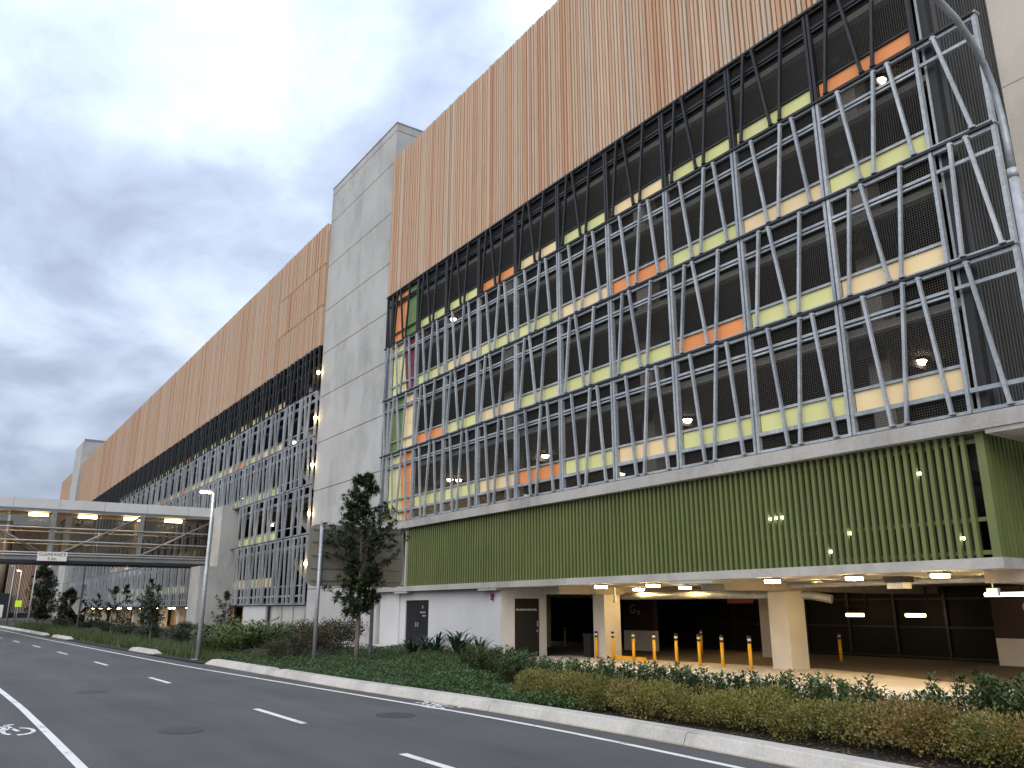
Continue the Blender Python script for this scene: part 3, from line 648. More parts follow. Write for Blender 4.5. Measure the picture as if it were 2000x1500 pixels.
put('wall', MB().box(17.3, 18.2, 180.5, 187.2, 0, 17.9), 'tower', B3)
# ------------------------------------------------------------------ lights under and inside A
GL = [(17.28, 21.19), (21.51, 22.98), (18.6, 19.2), (21.14, 20.27), (18.2, 14.3), (20.66, 14.57), (26.5, 21.9), (18.2, 11.9), (20.95, 12.07), (18.2, 9.8), (20.68, 9.85)]
for i, (x, y) in enumerate(GL):
    x = max(x, 18.15)
    t = thing('ceiling_light', 'lit rectangular light under the soffit before the undercroft, %s in order' % ORD[i], 'light', (x, y, 2.45), 'soffit lights')
    zt = 2.56
    put('housing', MB().box(x-0.19, x+0.19, y-0.19, y+0.19, 2.50, zt-0.002), 'soffit', t)
    put('diffuser', MB().box(x-0.17, x+0.17, y-0.12, y+0.12, 2.43, 2.499), 'lampw', t)
for i, (x, y, z) in enumerate(((27.2, 12.7, 2.2), (29.0, 19.1, 1.55), (29.0, 16.7, 1.55))):
    t = thing('tube_light', ['long bright tube light above the maroon wall at the right edge', 'tube light glowing in the dark undercroft behind the thick column', 'tube light deep in the undercroft, right of the other deep one'][i], 'light', (x, y, z))
    hl = 0.6 if i == 0 else 0.36
    put('tube', MB().tube([(x, y-hl, z), (x, y+hl, z)], 0.06, 8), 'tubed', t); put('housing', MB().box(x-0.08, x+0.08, y-hl-0.04, y+hl+0.04, z+0.065, z+0.1).box(x-0.02, x+0.02, y-0.5, y-0.46, z+0.1, 2.55), 'char', t)
t = thing('exit_sign', 'small lit green exit sign under the right end of the slab', 'sign', (19.0, 9.1, 2.1))
put('housing', MB().box(18.95, 19.05, 8.98, 9.22, 2.03, 2.2).box(18.99, 19.01, 9.09, 9.11, 2.2, 2.55), 'signw', t); put('face', MB().box(18.93, 18.95, 9.0, 9.2, 2.05, 2.18), 'exit', t)
t = thing('hanging_sign', 'dark red clearance board hanging in the undercroft behind the bollards', 'sign', (25, 21.2, 2.1))
put('board', MB().box(24.98, 25.02, 20.6, 21.8, 1.98, 2.2), 'maroon', t); put('hanger', MB().box(24.99, 25.01, 20.8, 20.82, 2.2, 2.55).box(24.99, 25.01, 21.58, 21.6, 2.2, 2.55), 'char', t)
t = thing('floodlight', 'unlit square floodlight hanging under the slab between soffit lights', 'light', (18.6, 11.0, 2.3))
put('housing', MB().box(18.35, 18.8, 10.75, 11.25, 2.36, 2.5), 'char', t); put('lens', MB().box(18.4, 18.75, 10.8, 11.2, 2.22, 2.36), 'colm', t)
UL = [(21, 11.05, 8.29), (21, 19.59, 8.29), (21, 27.98, 8.29), (21, 36.2, 8.29), (27, 29.7, 8.29), (21, 11.06, 17.09), (21, 36.2, 17.09), (21.4, 36.0, 8.29)]
UN = ['behind the lowest frames nearest the right corner', 'behind the lowest frames third bay from the right', 'behind the lowest frames above the orange panel', 'behind the lowest frames beside the coloured bay', 'deep behind the lowest frames just above the concrete band', 'high up beside the orange panel at the right corner', 'high up by the coloured bay beside the tower', 'paired lamp behind the lowest frames near the coloured bay']
for i, (x, y, z) in enumerate(UL):
    t = thing('ceiling_light', 'round warm ceiling light ' + UN[i], 'light', (x, y, z), 'upper level lights')
    put('housing', MB().tube([(x, y, z), (x, y, z-0.06)], [0.2, 0.2], 14), 'char', t); put('diffuser', MB().tube([(x, y, z-0.062), (x, y, z-0.16)], [0.17, 0.12], 14), 'lampup', t)
t = thing('tube_light', 'long warm tube light low behind the frames over the green louvres', 'light', (24, 34, 8.2))
put('tube', MB().box(23.9, 24.1, 33.3, 34.7, 8.12, 8.2), 'tube', t); put('housing', MB().box(23.85, 24.15, 33.2, 34.8, 8.202, 8.28), 'char', t)
for i, (x, y, z) in enumerate(((17.97, 13.985, 4.1), (17.97, 13.795, 4.1), (17.97, 13.605, 4.1), (17.97, 12.275, 3.15), (17.97, 11.705, 3.55), (17.97, 9.805, 4.75), (17.97, 9.045, 3.25))):
    tag(put('small_lamp', MB().tube([(x, y, z), (x, y, z-0.06)], [0.025, 0.02], 8), 'smalll'), 'tiny bright lamp showing between the green louvres, %s from the left' % ORD[i], 'lamp', 'lamps behind the louvres')

# ------------------------------------------------------------------ bollards
def bollard_data():
    b = MB().tube([(0, 0, 0), (0, 0, 0.74)], 0.055, 14); k1 = MB().tube([(0, 0, 0.741), (0, 0, 0.81)], 0.057, 14); w = MB().tube([(0, 0, 0.811), (0, 0, 0.885)], 0.0565, 14)
    k2 = MB().tube([(0, 0, 0.886), (0, 0, 0.945), (0, 0, 0.965)], [0.057, 0.057, 0.03], 14)
    return [('shaft', b.mesh('shaft'), 'yellow'), ('band', k1.mesh('band'), 'black'), ('reflector', w.mesh('reflector'), 'signw'), ('cap', k2.mesh('cap'), 'black')]
BD = bollard_data()
for nme, me, mt in BD: me.materials.append(M[mt])
BP = [(20.76, 24.6), (20.8, 23.7), (20.8, 22.6), (20.75, 21.5), (20.75, 20.45), (20.78, 19.45), (20.8, 18.5), (20.8, 17.4)]
for i, (x, y) in enumerate(BP):
    t = thing('bollard', 'yellow bollard with black bands, %s from the left in the undercroft row' % ORD[i], 'bollard', (x, y, 0.004), 'yellow bollards')
    for nme, me, mt in BD: put(nme, me, None, t, (x, y, 0.004))
for (x, y, lb) in ((26.0, 33.2, 'dim yellow bollard inside the doorway left of the first column'), (26.0, 24.2, 'dim bollard farther in, behind the row between two columns'), (26.4, 18.1, 'dim orange bollard alone right of the thick column')):
    t = thing('bollard', lb, 'bollard', (x, y, 0.004), 'dim inner bollards')
    for nme, me, mt in BD: put(nme, me, None, t, (x, y, 0.004))
tag(put('wheel_stop', MB().prism([(20.85, 22.2, 0.004), (21.05, 22.2, 0.004), (21.05, 23.9, 0.004), (20.85, 23.9, 0.004)], [(20.88, 22.22, 0.12), (21.02, 22.22, 0.12), (21.02, 23.88, 0.12), (20.88, 23.88, 0.12)]), 'yellow'), 'low yellow wheel stop at the foot of the bollards', 'wheel stop')
t = thing('litter_bin', 'dark slim bin standing beside the first column', 'bin', (20.95, 25.1, 0))
put('body', MB().prism([(20.75, 24.95, 0.004), (21.1, 24.95, 0.004), (21.1, 25.3, 0.004), (20.75, 25.3, 0.004)], [(20.72, 24.92, 0.8), (21.13, 24.92, 0.8), (21.13, 25.33, 0.8), (20.72, 25.33, 0.8)]), 'char', t); put('lid', MB().box(20.7, 21.15, 24.9, 25.35, 0.801, 0.86), 'black', t)
t = thing('siren', 'small dark red siren on the white pilaster by the fire door', 'siren', (17.95, 27.5, 2.2))
put('body', MB().tube([(17.99, 27.45, 2.3), (17.88, 27.45, 2.3)], [0.07, 0.09], 10), 'maroon', t); put('horn', MB().tube([(17.95, 27.45, 2.22), (17.9, 27.45, 2.12)], [0.04, 0.07], 10), 'maroon', t)
t = thing('security_camera', 'pale dome camera on a bracket beside the first column', 'camera', (20.8, 23.6, 2.2))
put('bracket', MB().box(20.78, 20.84, 23.5, 23.56, 2.15, 2.559), 'galv', t); put('dome', MB().tube([(20.81, 23.53, 2.15), (20.81, 23.53, 2.05), (20.81, 23.53, 1.98)], [0.05, 0.08, 0.03], 12), 'signw', t)

# ------------------------------------------------------------------ footbridge
P0 = Vector((17.85, 66.1, 0)); dr_ = Vector((-0.9972, 0.075, 0)); nr_ = Vector((0.075, 0.9972, 0))
def bx(s0, s1, d0, d1, z0, z1, m=None):
    m = m or MB(); q = [P0+dr_*s+nr_*d for s, d in ((s0, d0), (s0, d1), (s1, d1), (s1, d0))]
    return m.prism([(p.x, p.y, z0) for p in q], [(p.x, p.y, z1) for p in q])
def bt(s0, z0, s1, z1, d, r): 
    a, b = P0+dr_*s0+nr_*d, P0+dr_*s1+nr_*d; return MB().tube([(a.x, a.y, z0), (b.x, b.y, z1)], r, 8)
F = thing('footbridge', 'enclosed steel truss footbridge with lit ceiling crossing the road', 'bridge', (5, 67, 4.9))
SE = 46
put('roof', bx(-0.2, SE, -0.05, 3.6, 9.22, 9.4), 'fascia', F)
for i in range(16):
    put('fascia_panel', bx(i*2.9-0.15, i*2.9+2.73, -0.16, -0.06, 8.72, 9.4), 'fascia', F)
put('soffit', bx(0, SE, 0.1, 3.5, 8.66, 8.7), 'soffit', F)
put('deck', bx(-0.1, SE, -0.08, 3.6, 4.92, 5.12), 'black', F)
for d, nm in ((0.0, 'n'), (3.45, 'f')):
    put('chord', bx(-0.1, SE, d-0.1, d+0.1, 5.122, 5.36), 'steelgrey', F); put('chord', bx(-0.1, SE, d-0.09, d+0.09, 8.5, 8.7), 'steelgrey', F)
    for s in (0.62, 5.9, 11.7, 17.5, 23.3, 29.1, 34.9, 40.7): put('post', bx(s-0.15, s+0.15, d-0.11, d+0.11, 5.362, 8.498), 'steelgrey', F)
    for z in (5.62, 6.45, 7.36): put('rail', bt(0, z, SE, z, d-0.17, 0.05), 'railw', F)
    if d == 0: put('rail', bt(0, 5.45, SE, 5.45, d-0.17, 0.05), 'railw', F)
    for k, s in enumerate((0.62, 5.9, 11.7, 17.5, 23.3, 29.1)):
        e_ = s+5.5
        a, b = ((s+0.1, 8.4), (e_, 5.4)) if k in (0, 1) else ((s+0.1, 5.4), (e_, 8.4))
        put('brace', bt(a[0], a[1], b[0], b[1], d, 0.085), 'steelgrey', F)
    for i in range(15): put('glazing_panel', bx(i*2.9+0.05, i*2.9+2.85, d+0.13, d+0.14, 5.37, 8.49), 'glass', F)
put('end_frame', bx(-0.35, -0.1, 0.2, 3.3, 5.12, 8.7), 'black', F)
put('floor_finish', bx(0, SE, 0.15, 3.3, 5.122, 5.15), 'soffit', F)
sg = put('clearance_sign', bx(10.55, 12.4, -0.30, -0.26, 5.05, 5.68), 'signw', F)
c = P0+dr_*11.47+nr_*(-0.31)
RB = Matrix(((0.9972, -0.075*0, -0.075, 0), (-0.075, 0, -0.9972, 0), (0, 1, 0, 0), (0, 0, 0, 1)))
textmesh('lettering', 'CLEARANCE', 0.30, 'blackletter', sg, Matrix.Translation((c.x, c.y, 5.50)) @ RB); textmesh('lettering', '5.2m', 0.28, 'blackletter', sg, Matrix.Translation((c.x, c.y, 5.20)) @ RB)
for i, s in enumerate((3.5, 6.4, 9.5, 12.7, 15.8, 18.9, 22)):
    a = P0+dr_*s+nr_*1.6
    tag(put('ceiling_light', bx(s-0.62, s+0.62, 1.4, 1.7, 8.32, 8.52), 'bridgel'), 'warm strip light on the footbridge ceiling, %s from the car park' % ORD[i], 'light', 'footbridge lights')
t = thing('security_camera', 'small white dome camera under the footbridge deck', 'camera', (11.4, 66.5, 4.7)); c = P0+dr_*6.5+nr_*0.1
put('stem', MB().tube([(c.x, c.y, 4.92), (c.x, c.y, 4.72)], 0.03, 8), 'signw', t); put('dome', MB().tube([(c.x, c.y, 4.72), (c.x, c.y, 4.6), (c.x, c.y, 4.52)], [0.11, 0.13, 0.05], 12), 'signw', t)

# ------------------------------------------------------------------ large road sign seen from behind
t = thing('road_sign', 'large road sign seen from behind, grey plate with rounded corners on two posts', 'sign', (11.8, 26.6, 0))
def rrect(x0, x1, z0, z1, r, y0, y1):
    pts = []
    for cx, cz, a0 in ((x1-r, z0+r, -90), (x1-r, z1-r, 0), (x0+r, z1-r, 90), (x0+r, z0+r, 180)):
        for k in range(6): a = R(a0+k*18); pts.append((cx+r*math.cos(a), cz+r*math.sin(a)))
    m = MB(); n = len(pts); m.v = [(x, y0, z) for x, z in pts]+[(x, y1, z) for x, z in pts]
    m.f = [tuple(range(n)), tuple(range(2*n-1, n-1, -1))]+[(i, (i+1) % n, (i+1) % n+n, i+n) for i in range(n)]; m.sm = [False]*len(m.f); return m
put('plate', rrect(10.08, 13.62, 2.5, 4.55, 0.28, 26.72, 26.75), 'sheet', t)
for z in (2.68, 3.08, 3.5, 3.95, 4.36): put('stiffener', MB().box(10.2, 13.5, 26.68, 26.718, z, z+0.045), 'steelgrey', t)
for x in (10.46, 12.45): put('post', MB().tube([(x, 26.6, 0), (x, 26.6, 4.52)], 0.065, 12), 'galv', t)

# ------------------------------------------------------------------ street lamps
def lamp(x, y, h, lit, label, arm=0.28, group='street lamps'):
    t = thing('street_lamp', label, 'street lamp', (x, y, 0), group)
    put('pole', MB().tube([(x, y, 0), (x, y, h*0.45), (x, y, h)], [0.095, 0.075, 0.05], 12), 'galv', t)
    put('base_plate', MB().box(x-0.18, x+0.18, y-0.18, y+0.18, 0, 0.05), 'galv', t)
    hd = put('lamp_head', MB().prism([(x-arm-0.22, y-0.13, h-0.05), (x+0.02, y-0.07, h-0.03), (x+0.02, y+0.07, h-0.03), (x-arm-0.22, y+0.13, h-0.05)], [(x-arm-0.2, y-0.11, h+0.03), (x+0.04, y-0.05, h+0.07), (x+0.04, y+0.05, h+0.07), (x-arm-0.2, y+0.11, h+0.03)]), 'galv', t)
    put('lens', MB().box(x-arm-0.2, x-0.12, y-0.10, y+0.10, h-0.095, h-0.052), 'lampst' if lit else 'signw', hd)
    return t
lamp(8.05, 31.5, 6.05, True, 'street lamp with lit head standing before the footbridge end')
lamp(7.8, 94.5, 6.1, False, 'street lamp with pale head, right of the lit far lamp under the bridge')
lamp(8.25, 118, 6.4, True, 'far lit street lamp beyond the footbridge beside the dark trees')
lamp(6.6, 104, 6.3, False, 'leftmost street lamp beyond the bridge with the yellow-green sign')
t = thing('street_lamp', 'tall galvanised lamp pole arching over the frame at the right edge', 'street lamp', (10.02, 3.82, 0), 'street lamps')
put('pole', MB().tube([(10.02, 3.82, 0), (10.02, 3.82, 4), (10.02, 3.82, 6.9)], [0.09, 0.07, 0.055], 14), 'galv', t)
put('arm', MB().tube([(10.02, 3.82, 6.85), (10.02, 3.82, 7.3), (9.99, 3.82, 7.65), (9.92, 3.82, 8.0), (9.78, 3.82, 8.28), (9.55, 3.82, 8.52), (9.2, 3.82, 8.72), (8.75, 3.82, 8.82), (8.2, 3.82, 8.86), (7.6, 3.82, 8.86)], 0.04, 12), 'galv', t)
put('collar', MB().tube([(10.02, 3.82, 6.80), (10.02, 3.82, 6.92)], 0.06, 14), 'galv', t)
hd = put('lamp_head', MB().prism([(6.9, 3.66, 8.78), (7.65, 3.74, 8.8), (7.65, 3.9, 8.8), (6.9, 3.98, 8.78)], [(6.95, 3.7, 8.92), (7.65, 3.78, 8.95), (7.65, 3.86, 8.95), (6.95, 3.94, 8.92)]), 'galv', t)
put('lens', MB().box(6.98, 7.4, 3.72, 3.92, 8.74, 8.778), 'signw', hd)
# sign pole behind the bridge
t = thing('road_sign', 'diamond road sign seen from behind on a tall grey pole beyond the footbridge', 'sign', (9.1, 71, 0))
put('pole', MB().tube([(9.12, 71, 0), (9.12, 71, 8.0)], [0.06, 0.045], 10), 'galv', t)
put('plate', MB().prism([(9.0, 71.08, 1.35), (9.04, 71.08, 1.35), (9.04, 71.1, 1.35), (9.0, 71.1, 1.35)], [(8.55, 71.08, 1.95), (9.5, 71.08, 1.95), (9.5, 71.1, 1.95), (8.55, 71.1, 1.95)]).prism([(8.55, 71.08, 1.951), (9.5, 71.08, 1.951), (9.5, 71.1, 1.951), (8.55, 71.1, 1.951)], [(9.0, 71.08, 2.55), (9.04, 71.08, 2.55), (9.04, 71.1, 2.55), (9.0, 71.1, 2.55)]), 'signw', t)
put('plate', MB().box(8.85, 9.35, 71.08, 71.1, 2.65, 3.05).box(9.15, 9.4, 71.08, 71.1, 3.1, 3.6), 'signw', t)
t = thing('crossing_sign', 'fluorescent yellow-green sign on a thin post at far left', 'sign', (6.9, 100, 0))
put('post', MB().tube([(7.15, 100, 0), (7.15, 100, 2.6)], 0.04, 8), 'galv', t); put('plate', MB().prism([(6.85, 99.93, 2.0), (7.45, 99.93, 2.0), (7.45, 99.95, 2.0), (6.85, 99.95, 2.0)], [(6.85, 99.93, 2.65), (7.45, 99.93, 2.65), (7.45, 99.95, 2.65), (6.85, 99.95, 2.65)]), 'hivis', t)
t = thing('white_sign', 'small white sign board at the left edge beyond the bridge', 'sign', (5.2, 98, 0))
put('post', MB().tube([(5.35, 98, 0), (5.35, 98, 1.6)], 0.04, 8), 'galv', t); put('plate', MB().box(4.9, 5.75, 97.9, 97.94, 1.0, 2.2), 'signw', t)

# ------------------------------------------------------------------ far building across the end of the road
FB = thing('far_building', 'distant brown slatted building with rounded columns beyond the footbridge', 'building', (0, 215, 0))
put('wall', MB().box(-40, 12, 216, 232, 0, 21), 'steelgrey', FB)
for i in range(7): put('rounded_bay', MB().tube([(10.2-i*4.6, 214.5, 5.2), (10.2-i*4.6, 214.5, 20)], 2.0, 18), 'woodi', FB)
put('base', MB().box(-40, 13.5, 211, 216, 0, 5.1), 'char', FB)
m = MB()
for i in range(26): m.box(12.4+i*0.28, 12.52+i*0.28, 212.5, 212.7, 1, 20)
tag(put('slats', m, 'woodi', FB), kind='stuff'); put('wall', MB().box(12.2, 20, 213, 216, 0, 20), 'black', FB)
# houses far off past the road's end
t = thing('far_building', 'pale low building seen through the footbridge at far left', 'building', (-20, 160, 0))
put('wall', MB().box(-34, -9, 158, 176, 0, 14.0), 'white', t); put('roof', MB().box(-34.5, -8.5, 157.5, 176.5, 14.0, 14.5), 'fascia', t)
for i in range(5):
    for j in range(3): put('window', MB().box(-32+i*4.6, -29.6+i*4.6, 157.9, 157.99, 2+j*4, 4.2+j*4), 'dglass', t)

# ------------------------------------------------------------------ plants
def leaf(m, p, d, up, ln, wd):
    """one diamond leaf with a folded midrib"""
    s = d.cross(up)
    if s.length < 1e-4: s = Vector((1, 0, 0))
    s.normalize(); nn = s.cross(d).normalized(); a = p; t = p+d*ln; mid = p+d*ln*0.45+nn*(-0.06*ln)
    i = len(m.v); m.v += [tuple(a), tuple(mid+s*wd/2+nn*0.12*wd), tuple(t), tuple(mid-s*wd/2+nn*0.12*wd)]
    m.f.append((i, i+1, i+2, i+3)); m.sm.append(False)
def rv(r): 
    while True:
        v = Vector((r.uniform(-1, 1), r.uniform(-1, 1), r.uniform(-1, 1)))
        if 0.05 < v.length < 1: return v
def mound(seed, rx, ry, h, n, ln, wd, lumps=9):
    r = random.Random(seed); m = MB(); cs = []
    for k in range(lumps):
        a = r.uniform(0, 6.28); q = r.uniform(0.1, 0.75); cs.append((Vector((rx*q*math.cos(a), ry*q*math.sin(a), h*r.uniform(0.35, 0.72))), r.uniform(0.24, 0.36)))
    for i in range(n):
        c, s = r.choice(cs); v = rv(r).normalized(); v.z = v.z*0.9+0.12
        p = c+Vector((v.x*s*rx*1.5, v.y*s*ry*1.5, v.z*s*h*1.1))*r.uniform(0.55, 1.06)
        if p.z < 0.03: p.z = r.uniform(0.03, 0.2)
        d = (v+rv(r)*0.8+Vector((0, 0, 0.35))).normalized(); leaf(m, p, d, rv(r), ln*r.uniform(0.7, 1.3), wd*r.uniform(0.7, 1.2))
    return m
def shooty(seed, rx, h, stems, per, ln, wd, spread=0.35):
    r = random.Random(seed); m = MB(); st = MB()
    for k in range(stems):
        a = r.uniform(0, 6.28); q = rx*math.sqrt(r.random()); b = Vector((q*math.cos(a), q*math.sin(a), 0)); hh = h*r.uniform(0.6, 1.0)*(1-0.25*q/rx)
        tp = b+Vector((math.cos(a)*spread*r.random()*h*0.6, math.sin(a)*spread*r.random()*h*0.6, hh)); st.tube([b*0.5, b.lerp(tp, 0.6), tp], [0.012, 0.008, 0.004], 4, False)
        for i in range(per):
            f = r.uniform(0.22, 1.0)**0.75; p = b.lerp(tp, f); an = r.uniform(0, 6.28); el = r.uniform(0.1, 0.9)
            d = Vector((math.cos(an)*math.cos(el), math.sin(an)*math.cos(el), math.sin(el))); p = p+d*r.uniform(0.0, 0.07)*h
            leaf(m, p, d, Vector((0, 0, 1)), ln*r.uniform(0.7, 1.25), wd*r.uniform(0.75, 1.2))
    return m, st
def strap(seed, n, ln, wd, arch=1.0, seg=6):
    r = random.Random(seed); m = MB()
    for k in range(n):
        a = r.uniform(0, 6.28); el = r.uniform(0.75, 1.45); l = ln*r.uniform(0.6, 1.1); p = Vector((r.uniform(-0.08, 0.08), r.uniform(-0.08, 0.08), 0.0)); s = Vector((-math.sin(a), math.cos(a), 0))
        prev = None
        for j in range(seg+1):
            f = j/seg; w = wd*(0.7+0.6*f if f < 0.4 else 0.94*(1-((f-0.4)/0.6)**2)+0.02)/2; cur = (p-s*w, p+s*w)
            if prev:
                i = len(m.v)
                if j == 1: m.v += [tuple(prev[0]), tuple(prev[1])]; i += 2
                m.v += [tuple(cur[0]), tuple(cur[1])]; m.f.append((i-2, i-1, i+1, i)); m.sm.append(True)
            prev = cur; e2 = el - arch*f*f*1.9*r.uniform(0.9, 1.1)
            p = p+Vector((math.cos(a)*math.cos(e2), math.sin(a)*math.cos(e2), math.sin(e2)))*l/seg
    return m
def plant(name, label, cat, group, loc, rz, sc, parts):
    t = bpy.data.objects.new(name, None); COL.objects.link(t); t.location = loc; t.rotation_euler = (0, 0, rz); t.scale = (sc, sc, sc)
    tag(t, label, cat, group)
    for nm, me in parts:
        o = bpy.data.objects.new(nm, me); COL.objects.link(o); o.parent = t
    return t
def mm(m, name, mat):
    me = m.mesh(name); me.materials.append(M[mat]); return me
rp = random.Random(77)
# olive hedge shrubs behind the kerb
stubs = mm(MB().tube([(0, 0, 0), (0.05, 0.02, 0.3)], [0.02, 0.01], 5).tube([(0, 0, 0), (-0.1, 0.05, 0.3)], [0.015, 0.008], 5).tube([(0, 0, 0), (0.02, -0.12, 0.28)], [0.015, 0.008], 5), 'stem', 'stem')
HED = [mm(mound(20+i, 0.60, 0.58, 0.54, 4600, 0.036, 0.021, 15), 'foliage', ['lf_hedge', 'lf_hedge2', 'lf_hedge', 'lf_hedge2'][i]) for i in range(4)]
yy = 13.2; i = 0
while yy > 2.2:
    plant('hedge_shrub', 'low olive-bronze shrub of the hedge behind the kerb, %s from its left end' % ORD[i], 'shrub', 'hedge by the kerb', (9.64+rp.uniform(-0.06, 0.06), yy, 0.08), rp.uniform(0, 6.28), rp.uniform(0.95, 1.2), [('foliage', HED[(0, 2, 2, 0, 1, 2, 0, 0)[i % 8] if yy > 6.2 else (1, 0, 3, 3)[i % 4]]), ('stem', stubs)])
    yy -= rp.uniform(0.56, 0.70); i += 1
# dark green shrubs behind
DS = []
for i in range(4):
    a, b = shooty(40+i, 0.46, 0.98, 34, 60, 0.070, 0.042); DS.append((mm(a, 'foliage', 'lf_dark'), mm(b, 'stem', 'stem')))
pos = []
yy = 2.6
while yy < 13.5: pos.append((10.45+rp.uniform(-0.1, 0.15), yy)); yy += rp.uniform(0.5, 0.68)
while yy < 21: pos.append((10.6+(yy-13.5)*0.32+rp.uniform(-0.2, 0.2), yy)); yy += rp.uniform(0.55, 0.8)
for i, (x, y) in enumerate(sorted(pos, key=lambda q: -q[1])):
    a, b = DS[i % 4]
    plant('leafy_shrub', 'dark green leafy shrub along the plaza edge, %s from the left' % ORD[i] if i < len(ORD) else 'dark green leafy shrub at the right end of the plaza edge', 'shrub', 'shrubs along the plaza', (x, y, 0.06), rp.uniform(0, 6.28), (rp.uniform(0.82, 1.0) if rp.random() < 0.8 else 1.15) if y < 14 else rp.uniform(0.75, 0.95), [('foliage', a), ('stem', b)])
# strappy plants between the two rows and by the white wall
ST = [mm(strap(60+i, 46, 0.75, 0.022, 0.9), 'blade', 'lf_strap') for i in range(2)]
for i, (x, y) in enumerate(((10.1, 9.6), (10.05, 7.3), (10.1, 6.6), (10.0, 5.2), (10.15, 4.6), (10.0, 8.7))):
    plant('strap_grass', 'grey-green strappy grass tuft between hedge and shrubs, %s from the left' % ORD[[0, 2, 3, 4, 5, 1][i]], 'plant', 'strappy tufts', (x, y, 0.1), i*1.3, 1.0, [('blade', ST[i % 2])])
SP = [mm(strap(70+i, 34, 1.35, 0.10, 1.0, 8), 'blade', 'lf_strap') for i in range(3)]
for i, (x, y, s) in enumerate(((15.6, 26.2, 1.05), (16.3, 27.0, 1.1), (15.4, 27.3, 1.0), (16.6, 26.2, 0.8), (14.9, 28.2, 0.85), (16.2, 29.6, 0.8))):
    plant('crinum_lily', 'broad dark strap-leaf lily before the white wall, ' + ['middle of the clump', 'tallest toward the fire door', 'left of the clump middle', 'smallest at the right end', 'front left by the ground cover', 'low one nearest the double door'][i], 'plant', 'strap lilies by the wall', (x, y, 0.08), i*0.9, s, [('blade', SP[i % 3])])
# ginger clump by the lamp
GG = []
for i in range(2):
    r = random.Random(90+i); m = MB()
    for k in range(42):
        a = r.uniform(0, 6.28); q = r.uniform(0, 0.5); b = Vector((q*math.cos(a), q*math.sin(a), 0)); hh = r.uniform(0.9, 1.5)
        for j in range(11):
            f = 0.25+0.75*j/10; o = Vector((math.cos(a)*f*f*0.55, math.sin(a)*f*f*0.55, hh*f*(1-0.12*f))); an = a+(1 if j % 2 else -1)*r.uniform(0.7, 1.3)
            d = Vector((math.cos(an), math.sin(an), r.uniform(-0.1, 0.6))).normalized(); leaf(m, b+o, d, Vector((0, 0, 1)), r.uniform(0.3, 0.48), r.uniform(0.07, 0.11))
    GG.append(mm(m, 'foliage', 'lf_ginger'))
for i, (x, y, s, lb) in enumerate(((9.3, 31.9, 0.95, 'bright green broad-leaf clump right beside the lamp pole'), (10.3, 32.3, 1.0, 'bright green broad-leaf clump in the middle of its bed'), (11.2, 33.0, 1.0, 'bright green broad-leaf clump at the back of its bed'), (10.2, 34.0, 0.95, 'bright green broad-leaf clump behind the lamp pole'), (9.2, 33.9, 0.8, 'bright green broad-leaf clump left of the lamp pole'), (11.9, 33.6, 0.8, 'bright green broad-leaf clump nearest the dark bushes'))):
    plant('ginger_plant', lb, 'plant', 'ginger clumps', (x, y, 0.05), i*1.1, s, [('foliage', GG[i % 2])])
# dark bushes below the sign
DBs = [mm(mound(110+i, 0.85, 0.85, 1.25, 2600, 0.085, 0.04, 14), 'foliage', 'lf_bush') for i in range(2)]
for i, (x, y, s, lb) in enumerate(((9.35, 26.9, 0.62, 'dark bush next to the kerb left of the sign post'), (10.4, 28.6, 0.75, 'dark bush just left of the sign post foot'), (11.6, 29.5, 0.85, 'dark bush behind the sign posts'), (13.3, 31.8, 1.05, 'tall dark reddish bush behind the young tree'), (14.6, 33.4, 1.05, 'tall dark reddish bush close to the tower wall'), (12.6, 33.6, 1.0, 'dark bush between the ginger clump and the tower'), (14.0, 35.5, 0.95, 'dark bush at the foot of the tower'), (11.9, 31.2, 0.8, 'low dark bush between sign and ginger clump'))):
    plant('dark_bush', lb, 'bush', 'dark bushes below the sign', (x, y, 0.05), i*1.7, s, [('foliage', DBs[i % 2]), ('stem', stubs)])
# ground cover and grass : beyond counting
def cover(seed, n, ln, wd, hmax, region, dens=None):
    r = random.Random(seed); m = MB(); c = 0
    while c < n:
        x, y = region(r)
        if x is None: continue
        hh = hmax*(0.55+0.45*math.sin(x*2.1+1)*math.sin(y*1.7)); z = 0.08+max(0.03, hh)*r.uniform(0.25, 1.0)
        an = r.uniform(0, 6.28); d = Vector((math.cos(an), math.sin(an), r.uniform(0.1, 1.3))).normalized(); leaf(m, Vector((x, y, z)), d, rv(r), ln*r.uniform(0.7, 1.3), wd*r.uniform(0.7, 1.2)); c += 1
    return m
def reg1(r):
    y = 11.2+(29.2-11.2)*r.random()**1.25; a = kerbx(y)+0.37; b = min(bedx(y)-0.05, 15.5)
    if y < 13.6: a = max(a, 9.5) if r.random() < 0.8*(13.6-y)/2.4 else a
    return a+(b-a)*r.random(), y
tag(put('ground_cover', cover(5, 62000, 0.055, 0.034, 0.30, reg1), 'lf_cover'), 'low green ground cover spreading from the kerb to the plaza', 'ground cover', kind='stuff')
def reg2(r):
    y = 25.5+9*r.random(); x = 13.0+4.6*r.random()
    return (x, y)
tag(put('ground_cover', cover(6, 9000, 0.06, 0.035, 0.28, reg2), 'lf_cover'), 'ground cover in the bed before the white wall', 'ground cover', kind='stuff')
r = random.Random(8); m = MB()
